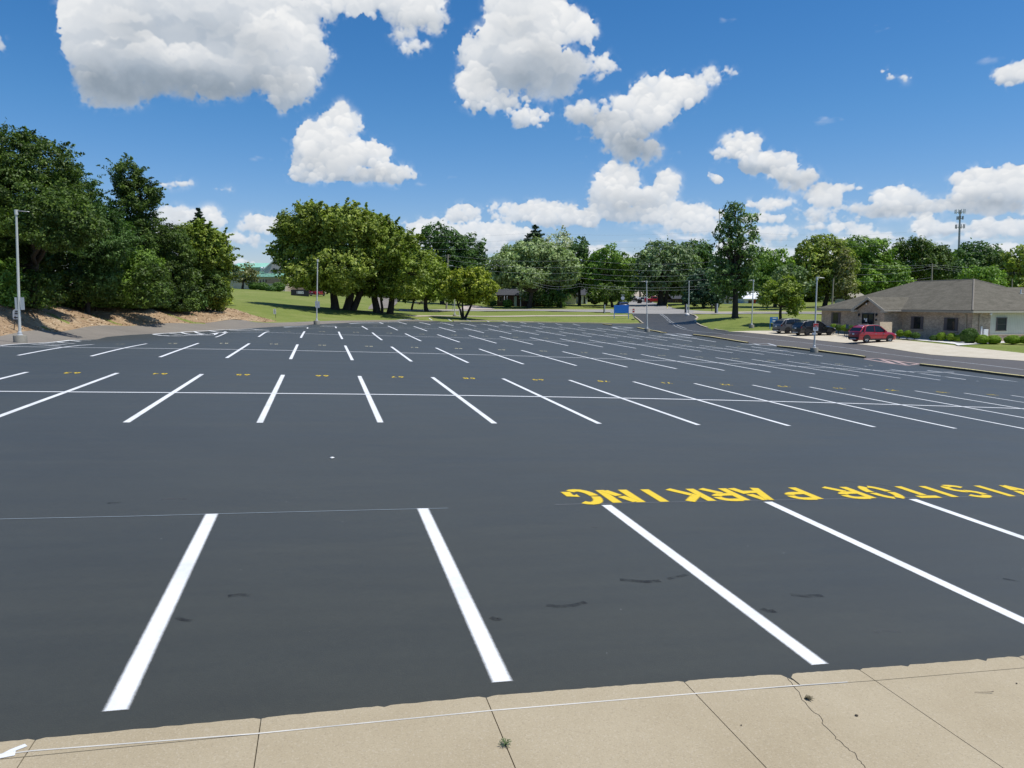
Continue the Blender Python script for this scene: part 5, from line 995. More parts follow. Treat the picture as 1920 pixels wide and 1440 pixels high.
# entrance door
XD = OX-2.24; ya, _ = wloc(1638.5, 590, XD); yb, _ = wloc(1617.8, 590, XD); _, zt = wloc(1628, 588.5, XD); yc_ = (ya+yb)/2; wd = abs(ya-yb)
mb = MB()
for dy in (-wd/2, 0, wd/2): mb.box((-2.27, yc_+dy, zt/2-.1), (.10, .10, zt+.2))
mb.box((-2.27, yc_, zt), (.10, wd+.1, .12)); mb.box((-2.27, yc_, .1), (.10, wd, .2)); door = mb.build('door', M['dark'], off)
mb = MB(); mb.box((-2.24, yc_, zt/2), (.06, wd-.02, zt-.1)); mb.build('pane', M['glass'], door)
for dy, z, a, b in ((.52, 2.05, .14, .2), (.22, 1.95, .28, .36), (.35, 1.35, .34, .28), (.28, .7, .14, .12)): mb = MB(); mb.box((-2.285, yc_+dy, z), (.01, a, b)); mb.build('notice', M['signw'], door); mb = MB(); mb.tube([(-2.34, yc_-.08, .8), (-2.38, yc_-.08, .95), (-2.38, yc_-.08, 1.3), (-2.34, yc_-.08, 1.45)], .02, 6); mb.build('handle', M['steel'], door)
for px in (1612, 1644.5):
    y, z = wloc(px, 590.5, XD); mb = MB(); mb.lathe((-2.36, y, z-.16), [(.03, 0), (.09, .05), (.10, .25), (.04, .34)], 8); mb.box((-2.27, y, z+.05), (.14, .06, .08)); mb.build('wall_lamp', M['dark'], off)
mb = MB(); y, z = wloc(1643, 600, XD); mb.box((-2.28, y, z), (.08, .22, .16)); mb.build('letter_box', M['dark'], off)
mb = MB(); y, z = wloc(1626.5, 569.5, XD); mb.lathe((-2.35, y, z-.1), [(.05, 0), (.1, .1), (.04, .2)], 8); mb.build('flood_lamp', M['signw'], off)
mb = MB(); mb.lathe((1.7, -.45, ze-.42), [(.05, 0), (.11, .1), (.09, .2)], 8); mb.tube([(1.7, -.4, ze-.2), (1.7, -.2, ze-.16)], .03, 6); mb.build('flood_lamp', M['signw'], off)
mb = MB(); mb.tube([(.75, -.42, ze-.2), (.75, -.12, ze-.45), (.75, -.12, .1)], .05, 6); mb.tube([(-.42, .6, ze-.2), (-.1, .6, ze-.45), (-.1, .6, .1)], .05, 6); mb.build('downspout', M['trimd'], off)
mb = MB(); mb.box((1.45, -.18, 1.0), (.50, .22, .62)); mb.box((1.0, -.15, 1.2), (.14, .14, .8)); bevel(mb.build('meter_box', M['signw'], off))
p = on_y(1914, 547, OY+3.4); mb = MB(); z0 = ze+s42*3.9; q = loc(p); mb.tube([(q[0], 3.4, z0-.1), (q[0], 3.4, z0+.48)], .06, 8); mb.box((q[0]+.12, 3.4, z0+.02), (.4, .16, .1)); mb.build('vent_pipe', M['signw'], off)
p = at(1664, 604, 76.5); q = at(1664, 634, 76.5); b = thing('plywood_sheet', 'big bare plywood sheet leaning by the office entrance behind the red car', 'plywood sheet', (p[0], p[1], T(p[0], p[1])), -YAW)
mb = MB(); hh = p[2]-T(p[0], p[1]); hw = .62; mb.prism([(-hw, 0, .02), (hw-.12, 0, .0), (hw+.04, .35, hh), (-hw+.03, .35, hh+.02)], (0, .02, 0)); mb.build('board', M['ply'], b)
mb = MB(); mb.tube([(-.3, .33, hh*.9), (-.3, 1.1, 0)], .03, 6); mb.tube([(.3, .33, hh*.9), (.3, 1.1, 0)], .03, 6); mb.build('prop', M['wood'], b)
# ------------------------------------------------------------------ cars
def car(name, label, x, y, rz, paint, L_=4.3, W=1.8, H=1.62, group=None, rim='rim', pickup=False, z=None, plate=True):
    t = thing(name, label, 'car' if not pickup else 'pickup truck', (x, y, T(x, y)+.04 if z is None else z), rz, group); k = L_/4.3; hW = W/2; hs = H/1.62
    st = [(0, .80, .95), (.06, .90, 1.02), (.35, .97, 1.05), (.9, 1.0, 1.02), (2.0, 1.0, .98), (2.9, 1.0, .98), (3.2, .99, .97), (3.75, .95, .90), (4.1, .88, .80), (4.25, .80, .68), (4.3, .70, .60)]
    if pickup: st = [(0, .95, 1.0), (.05, 1, 1.05), (1.6, 1, 1.05), (2.9, 1, 1.02), (3.2, 1, 1.05), (4.0, .97, 1.02), (4.25, .9, .95), (4.3, .85, .85)]
    prof = lambda hw, zt: [(0, .22), (hw*.86, .22), (hw*.97, .32), (hw*.99, .55), (hw, .72), (hw*.97, zt-.07), (hw*.86, zt), (0, zt+.02)]
    V = []; n = 14
    for sx, w, zt in st:
        h = prof(w*hW, zt*hs); ring = [(a, b) for a, b in h]+[(-a, b) for a, b in h[-2:0:-1]]
        for a, b in ring: V.append(((sx-2.15)*k, a, b*(1 if b > .4 else 1)))
    F = []; n = len(ring)
    for i in range(len(st)-1):
        for j in range(n): F.append((i*n+j, i*n+(j+1) % n, (i+1)*n+(j+1) % n, (i+1)*n+j))
    F += [tuple(range(n)), tuple(range((len(st)-1)*n, len(st)*n))]; mb = MB(); mb.add(V, F, True); body = mb.build('body', paint, t)
    ms = body.modifiers.new('e', 'EDGE_SPLIT'); ms.split_angle = math.radians(38)
    gh = [(.10, 1.03, 1.0), (.42, 1.40, .86), (.62, 1.53, .80), (1.1, 1.60, .79), (1.7, 1.62, .79), (2.25, 1.57, .78), (2.5, 1.48, .78), (3.05, 1.0, .90)]
    if pickup: gh = [(1.55, 1.03, .9), (1.65, 1.5, .8), (1.8, 1.6, .78), (2.5, 1.6, .78), (2.7, 1.5, .78), (3.1, 1.03, .9)]
    gl = MB(); rf = MB(); V = []; zb = .98*hs
    for i in range(len(gh)-1):
        a, b = gh[i], gh[i+1]; xa, xb = (a[0]-2.15)*k, (b[0]-2.15)*k; za_, zb_ = a[1]*hs, b[1]*hs
        for s in (-1, 1):
            gl.add([(xa, s*hW*.93, zb), (xb, s*hW*.93, zb), (xb, s*hW*b[2], zb_-.05), (xa, s*hW*a[2], za_-.05)], [(0, 1, 2, 3)], False)
        steep = i in (0, len(gh)-2) or (i == 1 and not pickup) or (pickup and i in (0, len(gh)-2))
        (gl if (i in (0, len(gh)-2)) else rf).add([(xa, -hW*a[2], za_-.03), (xb, -hW*b[2], zb_-.03), (xb, hW*b[2], zb_-.03), (xa, hW*a[2], za_-.03)], [(0, 1, 2, 3)], False)
        for s in (-1, 1): rf.add([(xa, s*hW*a[2], za_-.05), (xb, s*hW*b[2], zb_-.05), (xb, s*hW*(b[2]-.05), zb_), (xa, s*hW*(a[2]-.05), za_)], [(0, 1, 2, 3)], False)
    gl.build('windows', M['glass'], t)
    for s in (-1, 1):                                      # pillars
        for (xa, za_), (xb, zb_), r in (((.10, .98), (.55, 1.44), .06), ((.55, .98), (.75, 1.52), .10), ((1.72, .98), (1.68, 1.56), .035), ((3.08, .98), (2.42, 1.50), .04)) if not pickup else (((1.55, .98), (1.62, 1.5), .07), ((3.1, .98), (2.66, 1.5), .04)):
            rf.tube([((xa-2.15)*k, s*hW*.94, za_*hs), ((xb-2.15)*k, s*hW*.80, zb_*hs-.02)], r, 6)
    rf.build('roof', paint, t)
    for s in (-1, 1):
        for wx in (.85*k, 3.42*k):
            c = (wx-2.15*k, s*(hW-.12), .35)
            mb = MB(); ring = [(.22, -.11), (.33, -.11), (.35, -.08), (.35, .08), (.33, .11), (.22, .11)]; V = []; nn = 20
            for r, q in ring:
                for j in range(nn): a = 6.2832*j/nn; V.append((c[0]+r*math.cos(a), c[1]+q, c[2]+r*math.sin(a)))
            mb.add(V, [(i*nn+j, i*nn+(j+1) % nn, ((i+1) % 6)*nn+(j+1) % nn, ((i+1) % 6)*nn+j) for i in range(6) for j in range(nn)], False); wh = mb.build('wheel', M['tyre'], t)
            mb = MB(); yo = c[1]+s*.10
            for j in range(5):
                a = 6.2832*j/5; d = Vector((math.cos(a), 0, math.sin(a))); e = Vector((-math.sin(a), 0, math.cos(a))); C0 = Vector((c[0], yo, c[2])); mb.prism([C0+d*.03-e*.05, C0+d*.225-e*.028, C0+d*.225+e*.028, C0+d*.03+e*.05], (0, -s*.03, 0))
            V = []
            for r, q in ((.20, .0), (.235, .005), (.235, -.03), (.20, -.03)):
                for j in range(nn): a = 6.2832*j/nn; V.append((c[0]+r*math.cos(a), yo+s*q, c[2]+r*math.sin(a)))
            mb.add(V, [(i*nn+j, i*nn+(j+1) % nn, ((i+1) % 4)*nn+(j+1) % nn, ((i+1) % 4)*nn+j) for i in range(4) for j in range(nn)]); mb.build('rim', M[rim], wh)
            mb = MB(); mb.box((c[0], yo-s*.07, c[2]), (.40, .02, .40)); mb.build('brake', M['plastic'], wh)
            mb = MB(); arch = [(c[0]+.40*math.cos(a), c[2]+.40*math.sin(a)) for a in [math.pi*j/10 for j in range(11)]]; mb.prism([(a, s*(hW-.015), b) for a, b in arch], (0, s*.03, 0)); mb.build('wheel_arch', M['plastic'], t)
        mb = MB(); mb.box((.0, s*(hW-.02), .29), (1.75*k, .08, .13)); mb.build('side_skirt', M['plastic'], t)
        mb = MB(); mb.box((-1.98*k, s*(hW-.20), .90*hs), (.24, .26, .18), taper=.85); mb.build('tail_lamp', M['lamp_r'], t)
        mb = MB(); mb.box((1.90*k, s*(hW-.25), .72*hs), (.26, .26, .13), taper=.8); mb.build('headlight', M['lamp_w'], t)
        mb = MB(); mb.box((.62*k, s*(hW+.08), 1.05*hs), (.12, .2, .14), taper=.85); mb.build('mirror', paint, t)
        for dx in (-.35, .55): mb = MB(); mb.box((dx*k, s*(hW+.005), .80*hs), (.16, .03, .03)); mb.build('door_handle', M['steel'], t)
        if not pickup: mb = MB(); mb.tube([(-1.2*k, s*.60, 1.64*hs), (-.1*k, s*.60, 1.66*hs), (.15*k, s*.60, 1.60*hs)], .015, 5); mb.build('roof_rail', M['steel'], t)
    mb = MB(); mb.box((-2.12*k, 0, .42), (.10, W*.84, .22)); bevel(mb.build('rear_bumper', M['plastic'], t), .03)
    mb = MB(); mb.box((-2.175*k, 0, .33), (.02, W*.5, .09)); mb.build('skid_plate', M['plate'], t)
    if plate: mb = MB(); mb.box((-2.155*k, 0, .78*hs), (.02, .30, .15)); mb.build('number_plate', M['signw'], t)
    mb = MB(); mb.box((2.11*k, 0, .45), (.10, W*.7, .28)); mb.build('grille', M['plastic'], t); return t
GC = 'cars parked on the concrete pad by the office'
car('parked_car', 'bright crimson crossover parked nose in to the office entrance', 51.6, 62.45, math.radians(-1), M['red'], 4.28, 1.78, 1.66, GC)
car('parked_car', 'black crossover parked behind the lamp post with the red sign', 54.0, 74.85, 0, M['black'], 4.72, 1.9, 1.68, GC, 'rimd')
car('parked_car', 'silver grey crossover, half hidden behind the black one', 53.7, 78.15, 0, M['silver'], 4.72, 1.88, 1.70, GC, 'rimd')
p = G(1185, 566.5); car('pickup_truck', 'black pickup driving away down the side street', p[0], p[1], math.radians(78), M['black'], 5.2, 1.95, 1.8, None, 'rimd', True)
p = at(1211, 560, 200); car('parked_car', 'white car parked in the shade right of the side street', p[0], p[1], math.radians(-20), M['whitec'], 4.4, 1.8, 1.5)
p = at(1226, 560, 196); car('pickup_truck', 'dark red pickup under the thick trunked grey green tree', p[0], p[1], math.radians(-12), M['red'], 5.0, 1.9, 1.7, None, 'rim', True)
p = at(1166, 572, 150); car('parked_car', 'dark blue car seen just above the blue board', p[0], p[1], math.radians(80), M['bluec'], 4.6, 1.85, 1.6)
p = at(595, 545, 165); car('parked_car', 'maroon car parked beside the black number sign', p[0], p[1], math.radians(60), M['red'], 4.4, 1.8, 1.6)

# ------------------------------------------------------------------ lamp posts
GP = 'parking lot lamp posts'
def lamp_post(label, base, top, py_top_px, head=1, r=.068, foot=True, arm=True, group=GP, name='lamp_post', br=.34, bh=.45):
    d = depth(base); tp = at(top, py_top_px, d); t = thing(name, label, 'lamp post', tuple(base), 0, group); b = Vector((0, 0, bh if foot else 0)); e = Vector(tp)-Vector(base); rn_ = random.Random(int(top))
    if foot:
        mb = MB(); mb.lathe((0, 0, -.1), [(br*.98, 0), (br, .1), (br, bh+.06), (br*.95, bh+.1)], 20, True, .012, rn_); f = mb.build('footing', M['conc'], t); ms = f.modifiers.new('e', 'EDGE_SPLIT'); ms.split_angle = math.radians(50)
        mb = MB(); mb.lathe((0, 0, bh), [(.16, 0), (.16, .03), (.11, .05), (.115, .17), (.08, .2)], 12, False); mb.build('flange', M['plate'], t)
    mb = MB(); mb.tube([b, b.lerp(e, .5), e], [r*1.15, r, r*.82], 10); mb.build('pole', M['pole'], t)
    mb = MB(); mb.tube([e-Vector((0, 0, .22)), e+Vector((0, 0, .05))], r*1.45, 10); mb.build('cap', M['pole'], t)
    if arm:
        a = Vector(tuple(C_R))*head+Vector(tuple(HF))*.15; a.normalize(); s = Vector((-a.y, a.x, 0)); z = e.z-.02; P = []
        for q, w, h in ((.05, .04, .035), (.2, .06, .02), (.3, .10, .02), (.62, .10, .014), (.68, .04, .01)):
            c = Vector((e.x, e.y, z+.02-q*.07))+a*q; P.append((c, w, h))
        V = []; 
        for c, w, h in P: V += [c-s*w-Vector((0, 0, h)), c+s*w-Vector((0, 0, h)), c+s*w*.7+Vector((0, 0, h)), c-s*w*.7+Vector((0, 0, h))]
        F = [(i*4+k, i*4+(k+1) % 4, (i+1)*4+(k+1) % 4, (i+1)*4+k) for i in range(4) for k in range(4)]+[(0, 1, 2, 3), (16, 17, 18, 19)]
        mb = MB(); mb.add(V, F); mb.build('lamp_head', M['steel'], t)
    return t, base, d
def post_sign(parent, base, d, px0, px1, py0, py1, mat, name='sign_plate', front=-.085, extra=None):
    a = at(px0, py0, d)-base; b = at(px1, py1, d)-base; c = (a+b)/2; o = Vector(tuple(-HF))*abs(front); w = (b-a)@C_R; h = a[2]-b[2]
    mb = MB(); mb.box((c[0]+o.x, c[1]+o.y, c[2]), (abs(w), .012, abs(h)), -YAW); pl = mb.build(name, mat, parent)
    if extra:
        for nm, u0, u1, v0, v1, m in extra:
            mb = MB(); cu, cv = (u0+u1)/2-.5, .5-(v0+v1)/2; mb.box((c[0]+o.x*1.1+C_R[0]*cu*w-HF[0]*.002, c[1]+o.y*1.1+C_R[1]*cu*w-HF[1]*.002, c[2]+cv*h), (abs(w)*(u1-u0), .004, abs(h)*(v1-v0)), -YAW); mb.build(nm, M[m], pl)
    return pl
A = G(38.5, 643.5); t, b_, d_ = lamp_post('nearest lamp post, at the left photo edge with two blank plates', A, 30.3, 395, 1)
post_sign(t, b_, d_, 28.6, 34.2, 557.5, 580.5, M['plate'], front=.07); post_sign(t, b_, d_, 39.2, 48, 557.5, 580.8, M['plate'], front=.07)
C_ = G(594, 608.8); t, b_, d_ = lamp_post('lamp post in front of the big lawn trees, with pale plates at mid height', C_, 595.4, 487, 1, arm=False)
post_sign(t, b_, d_, 591, 593.5, 564.5, 576.5, M['plate'], front=.07); post_sign(t, b_, d_, 595.5, 600, 565, 577, M['plate'], front=.07)
D_ = G(1213.5, 622.5); lamp_post('lamp post at the mouth of the driveway, standing in the short kerb', D_, 1212.4, 527, -1)
F_ = G(1526.3, 661.5); t, b_, d_ = lamp_post('lamp post with a red and white sign, in front of the parked cars', F_, 1532, 520, 1)
post_sign(t, b_, d_, 1524.6, 1533.2, 606.2, 620, M['signw'], extra=[('red_header', .03, .97, .03, .50, 'signr'), ('inset', .28, .82, .28, .46, 'signw'), ('text_line', .2, .85, .60, .65, 'ink'), ('text_line', .2, .8, .74, .79, 'ink')])
mb = MB(); q = at(1526, 625.6, d_)-b_; mb.box((q[0]-C_R[0]*.02, q[1]-.06, q[2]), (.33, .1, .17), -YAW); mb.build('junction_box', M['plate'], t)
E_ = at(1409, 617, 100); E_[2] = T(E_[0], E_[1]); t, b_, d_ = lamp_post('lamp post on the grass right of the tall airy tree, with a small camera', E_, 1413, 525, -1)
q = at(1407, 552, d_)-b_; mb = MB(); mb.tube([tuple(q-C_R*.15-np.array([0, 0, .04])), tuple(q+C_R*.1), ], .085, 8); mb.tube([tuple(q+C_R*.1), tuple(q+C_R*.35)], .02, 5); mb.build('camera', M['signw'], t)
H_ = at(1291.3, 586, 137); H_[2] = T(H_[0], H_[1]); lamp_post('slim lamp post at the right side of the driveway exit beside the boulder', H_, 1292, 527.5, 1, foot=False, arm=False, r=.08)
I_ = at(852.5, 592, 120); I_[2] = T(I_[0], I_[1]); t, b_, d_ = lamp_post('short white lamp post just left of the small yellow green tree', I_, 852.5, 540, 1, arm=False, br=.3, bh=.3, r=.07)

# ------------------------------------------------------------------ signs, boards and roadside things
def mk(name, label, cat, p, group=None, rz=-YAW): return thing(name, label, cat, (p[0], p[1], T(p[0], p[1])), rz, group)
def text_mesh(txt, size, mat, parent, locv, rot, th=.006):
    cu = bpy.data.curves.new('t', 'FONT'); cu.body = txt; cu.size = size; cu.align_x = 'CENTER'; cu.align_y = 'CENTER'; cu.extrude = th; cu.offset = size*.018
    o = bpy.data.objects.new('tmp', cu); COL.objects.link(o); dg = bpy.context.evaluated_depsgraph_get(); me = bpy.data.meshes.new_from_object(o.evaluated_get(dg)); bpy.data.objects.remove(o); me.materials.clear(); me.materials.append(mat)
    x = link(bpy.data.objects.new('lettering', me), parent); x.location = locv; x.rotation_euler = rot; return x
# arrow sign behind the first lamp post
p = at(25.5, 619, 47.5); t = mk('direction_sign', 'grey rounded arrow sign on a leaning dark stake, behind the first lamp post', 'sign', p); z0 = T(p[0], p[1]); tp = at(32, 581, 47.5)-p; s = 47.5/FPX
zc = at(33.5, 589, 47.5)[2]-z0; xc = 8*s; hw, hh = 7.6*s, 9.6*s
pts = [(xc+hw*.9*math.cos(a)+0, zc+hh*.45+hh*.55*math.sin(a)) for a in [math.pi*i/10 for i in range(11)]]+[(xc-hw, zc-hh*.7), (xc-hw*.8, zc-hh), (xc+hw*.8, zc-hh), (xc+hw, zc-hh*.7)]
mb = MB(); mb.prism([(a, -.03, b) for a, b in pts], (0, .02, 0)); mb.build('plate', M['plate'], t)
mb = MB(); mb.tube([(0, 0, -.1), (xc*.5, .01, zc-hh), (xc*.8, .01, zc+hh*.5)], .025, 6); mb.build('stake', M['woodd'], t)
mb = MB(); mb.prism([(xc-hw*.75, -.045, zc-hh*.62), (xc-hw*.25, -.045, zc-hh*.35), (xc-hw*.25, -.045, zc-hh*.52), (xc+hw*.6, -.045, zc-hh*.52), (xc+hw*.6, -.045, zc-hh*.75), (xc-hw*.25, -.045, zc-hh*.75), (xc-hw*.25, -.045, zc-hh*.9)], (0, .01, 0))
for k in range(3): mb.box((xc-hw*.3+k*hw*.3, -.042, zc+hh*.12), (hw*.22, .008, hh*.26))
for k in range(3): mb.box((xc-hw*.2+k*hw*.28, -.042, zc+hh*.55), (hw*.18, .008, hh*.3))
mb.build('lettering', M['ink'], t)
p = at(518, 603.5, 88); t = mk('parking_sign', 'small white sign on a dark post at the lawn edge', 'sign', p); zt = at(515, 579, 88)[2]-T(p[0], p[1]); zb = at(517, 589, 88)[2]-T(p[0], p[1])
mb = MB(); mb.tube([(0, 0, -.1), (-.06, 0, zb*.6), (-.16, 0, zt)], .03, 6); mb.build('post', M['dark'], t); mb = MB(); mb.box((-.13, -.04, (zt+zb)/2), (.30, .012, zt-zb)); pl = mb.build('plate', M['signw'], t)
mb = MB(); [mb.box((-.12, -.049, zb+(zt-zb)*v), (w, .004, .05)) for v, w in ((.8, .1), (.55, .18), (.25, .16))]; mb.build('lettering', M['ink'], pl)
# blue board
p = at(1164.8, 594.5, 128); t = mk('blue_board', 'plain blue board on two legs at the corner of the grass island', 'sign board', p); g0 = T(p[0], p[1]); s = 128/FPX; zt = at(1165, 572.5, 128)[2]-g0; zb = at(1165, 586.8, 128)[2]-g0
mb = MB(); mb.box((0, 0, (zt+zb)/2), (25.5*s, .08, zt-zb)); bevel(mb.build('panel', M['blue'], t), .02)
for q in (-13.2, 13.4):
    mb = MB(); mb.tube([(q*s, 0, -.1), (q*s, 0, zt+.05)], .055, 8); mb.build('leg', M['blue'], t)
mb = MB(); mb.box((0, 0, zb-.05), (26*s, .05, .06)); mb.build('rail', simple('pale_blue_rail', (.12, .35, .5), .5), t)
p = at(1148, 589.5, 134); t = mk('yard_sign', 'small white yard sign left of the blue board', 'sign', p); g0 = T(p[0], p[1]); zt = at(1148, 580, 134)[2]-g0; zb = at(1148, 586.8, 134)[2]-g0; mb = MB()
for q in (-.17, .17): mb.box((q, 0, (zt+zb)/2), (.27, .02, zt-zb))
mb.build('panel', M['signw'], t); mb = MB(); [mb.tube([(q, 0, -.1), (q, 0, zb)], .012, 5) for q in (-.2, .2)]; mb.build('legs', M['steel'], t)
p = at(1187, 594.5, 126); t = mk('crossing_sign', 'thin red and white sign on a heavy black base at the driveway exit', 'sign', p); g0 = T(p[0], p[1]); z = lambda y: at(1187, y, 126)[2]-g0
mb = MB(); mb.lathe((0, 0, 0), [(.30, 0), (.30, .08), (.12, .12)], 8, False); mb.build('base', M['tyre'], t); mb = MB(); mb.tube([(0, 0, .05), (.05, 0, z(577))], .022, 6); mb.build('post', M['signw'], t)
mb = MB(); mb.box((.05, -.03, (z(579)+z(586))/2), (.34, .02, z(579)-z(586))); pl = mb.build('plate', M['signr'], t); mb = MB(); mb.box((.05, -.045, (z(581)+z(583))/2), (.26, .004, .14)); mb.build('band', M['signw'], pl)
def stop_back(): pass
p = at(1167.5, 575, 150); t = mk('stop_sign', 'back of a round looking stop sign above the blue board', 'road sign', p); g0 = T(p[0], p[1]); zc = at(1167.5, 559, 150)[2]-g0
mb = MB(); mb.prism([(.38*math.cos(math.radians(22.5+45*i)), 0, zc+.38*math.sin(math.radians(22.5+45*i))) for i in range(8)], (0, .02, 0)); mb.build('plate', M['plate'], t); mb = MB(); mb.tube([(0, .04, -.1), (0, .04, zc+.5)], .04, 6); mb.build('post', M['dark'], t); mb = MB(); mb.box((0, .02, zc+.62), (.7, .02, .15)); mb.build('street_name_plate', M['signr'] if False else M['steel'], t)
GM_ = 'square posts with pale faces along the road'
for px, y0, y1, d, lb, w in ((1133, 571, 586, 139, 'short post pair in the grass left of the blue board', .11), (1286, 570, 586, 139, 'square post pair right beside the white boulder', .16), (1343, 569, 587, 136, 'tallest square post pair, just left of the tall tree trunk', .18), (799, 553, 577, 160, 'pair of reddish topped pale posts on the far grass mound', .12), (780, 561, 577, 160, 'single leaning white post on the far grass mound', .05), (861, 577, 594, 119, 'short white post at the foot of the small yellow green tree', .05), (849, 558, 583, 140, 'thin white pole behind the small yellow green tree, by the path', .05), (1334.5, 572, 583.5, 142, 'thin brown marker post left of the tallest post pair', .08)):
    p = at(px, y1, d); t = mk('marker_post', lb, 'post', p, GM_); h = at(px, y0, d)[2]-T(p[0], p[1])
    if w > .1:
        for q, m, n_ in ((-w*.8, 'dark' if px > 1000 else 'wood', 'back_post'), (w*.8, 'plate' if px > 1000 else 'wood', 'front_post')):
            mb = MB(); mb.box((q, 0, h/2-.05), (w*1.3, w*1.3, h+.1)); x = mb.build(n_, M[m], t)
            if px < 1000: mb = MB(); mb.box((q, -.02, h*.80), (w*1.5, w*1.5, h*.3)); mb.build('red_band', simple('faded_red', (.38, .14, .10), .8), x)
    else: mb = MB(); mb.tube([(0, 0, -.1), (.03, 0, h*.5), (.02, 0, h)], [w, w, w*.9], 8); mb.build('shaft', M['woodd'] if px == 1334.5 else M['signw'], t); mb = MB(); mb.lathe((.02, 0, h), [(w, 0), (w*1.2, .03), (w*.4, .1)], 8); mb.build('cap', M['steel'], t)
p = at(1289, 587.5, 132); q = random.Random(3); mb = MB(); mb.lathe((p[0], p[1], T(p[0], p[1])-.05), [(.26, 0), (.34, .14), (.30, .3), (.16, .42), (.05, .46)], 12, True, .12, q); tag(mb.build('boulder', M['stone']), 'white painted boulder at the right corner of the driveway exit', 'boulder')
p = at(1251, 578, 152); t = mk('fire_hydrant', 'small yellow fire hydrant across the road by the side street', 'fire hydrant', p); mb = MB(); mb.lathe((0, 0, 0), [(.15, 0), (.15, .05), (.10, .07), (.10, .5), (.14, .52), (.13, .6), (.06, .72), (.03, .76)], 12); mb.build('barrel', M['hyd'], t); mb = MB(); mb.tube([(-.2, 0, .42), (.2, 0, .42)], .05, 8); mb.build('outlets', M['hyd'], t)
for px, lb in ((1197, 'left one of two black wheeled bins beside the side street'), (1200.5, 'right one of two black wheeled bins beside the side street')):
    p = at(px, 569, 188); t = mk('wheelie_bin', lb, 'bin', p, 'bins by the side street'); mb = MB(); mb.box((0, 0, .5), (.5, .55, .95), taper=1.15); mb.build('body', M['plastic'], t); mb = MB(); mb.box((0, -.03, 1.02), (.62, .7, .06)); mb.build('lid', M['plastic'], t)
p = at(1449, 617, 98); t = mk('blue_sign', 'blue sign with white panels half hidden by the silver car', 'sign board', p); g0 = T(p[0], p[1]); s = 98/FPX; mb = MB(); mb.box((.1, 0, 1.15), (13*s, .06, .75)); pl = mb.build('panel', simple('mid_blue', (.05, .22, .50), .5), t)
mb = MB(); mb.box((.16, -.04, 1.36), (.5, .01, .14)); mb.box((.1, -.04, 1.02), (.36, .01, .18)); mb.build('white_panel', M['signw'], pl)
for q in (-.38, .56): mb = MB(); mb.tube([(q, 0, -.1), (q, 0, 1.5)], .045, 6); mb.build('leg', M['blue'], t)
p = at(1588, 618, 80); t = mk('parking_sign', 'dark small sign on a thin post before the left end of the office', 'sign', p); mb = MB(); mb.tube([(0, 0, -.1), (0, 0, 1.45)], .02, 6); mb.build('post', M['dark'], t); mb = MB(); mb.box((0, -.02, 1.3), (.30, .01, .42)); mb.build('plate', simple('dark_blue_plate', (.015, .04, .07), .5), t)
# black number sign of the school
p = at(562.5, 551, 160); t = mk('number_sign', 'low black sign wall with the number 1885 in white', 'sign', p); s = 160/FPX; g0 = T(p[0], p[1]); zt = at(562, 543, 160)[2]-g0; mb = MB(); mb.box((0, 0, zt/2-.1), (33*s, .3, zt+.2)); mb.build('wall', M['dark'], t)
text_mesh('1885', .82, M['signw'], t, (.06, -.17, zt*.52), (math.pi/2, 0, 0))
# fallen branches on the far mound
p = at(786, 579, 158); q = np.random.RandomState(4); mb = MB()
for i in range(9): a = q.uniform(0, 6.28); mb.tube([(p[0], p[1], T(p[0], p[1])+.1), (p[0]+math.cos(a)*.6, p[1]+math.sin(a)*.5, T(p[0], p[1])+.5*q.rand()+.2), (p[0]+math.cos(a)*1.3, p[1]+math.sin(a), T(p[0], p[1])+.8*q.rand())], [.07, .05, .02], 5)
tag(mb.build('brush_pile', M['woodd']), 'small pile of dark bare branches on the far grass mound', 'brush pile')

# ------------------------------------------------------------------ poles and wires of the road
GU = 'utility poles along the road'
def upole(label, px0, py0, px1, py1, d, r=.14, arms=(), lamp=None):
    b = at(px0, py0, d); b[2] = T(b[0], b[1]); tp = at(px1, py1, d)-b; t = thing('utility_pole', label, 'utility pole', tuple(b), 0, GU); mb = MB(); mb.tube([(0, 0, -.2), tuple(tp*.5), tuple(tp)], [r*1.15, r, r*.75], 8); mb.build('pole', M['wood'], t)
    for dz, w in arms:
        mb = MB(); mb.box((tp[0], tp[1], tp[2]-dz), (w, .1, .12), -YAW); ar = mb.build('cross_arm', M['wood'], t); mb = MB()
        for q in (-.45, 0, .45): mb.lathe((tp[0]+C_R[0]*w*q, tp[1]+C_R[1]*w*q, tp[2]-dz+.06), [(.03, 0), (.06, .08), (.05, .16), (.02, .2)], 6)
        mb.build('insulators', M['steel'], ar)
    if lamp:
        q = at(lamp[0], lamp[1], d)-b; mb = MB(); mb.tube([(tp[0], tp[1], q[2]-.3), tuple((q+np.array([tp[0], tp[1], q[2]]))/2), tuple(q)], .04, 5); mb.build('arm', M['steel'], t); mb = MB(); mb.box(tuple(q), (.7, .25, .14), -YAW); mb.build('lamp_head', M['pole'], t)
upole('tall pale utility pole left of the small yellow green tree', 837, 581, 840, 477, 148, .17, ((.5, 1.0),), (846, 498))
upole('utility pole with a wide cross arm behind the small yellow green tree', 863, 578, 862.5, 486, 178, .14, ((1.0, 2.0),))
upole('utility pole with a lamp seen at the edge of the big lawn trees', 796, 575, 797, 480, 165, .12, (), (802, 484))
upole('utility pole rising behind the ridge of the office roof', 1745, 585, 1748, 494, 135, .14, ((.5, 1.2),))
upole('pale pole behind the left end of the office roof', 1559, 592, 1563, 522, 118, .12)
upole('thin pole just behind the right end of the office roof', 1898, 580, 1898, 523, 110, .09)
upole('dark mast sticking up left of the top of the tall airy tree', 1346, 575, 1349, 391, 190, .10)
GW = 'overhead wires along the road'
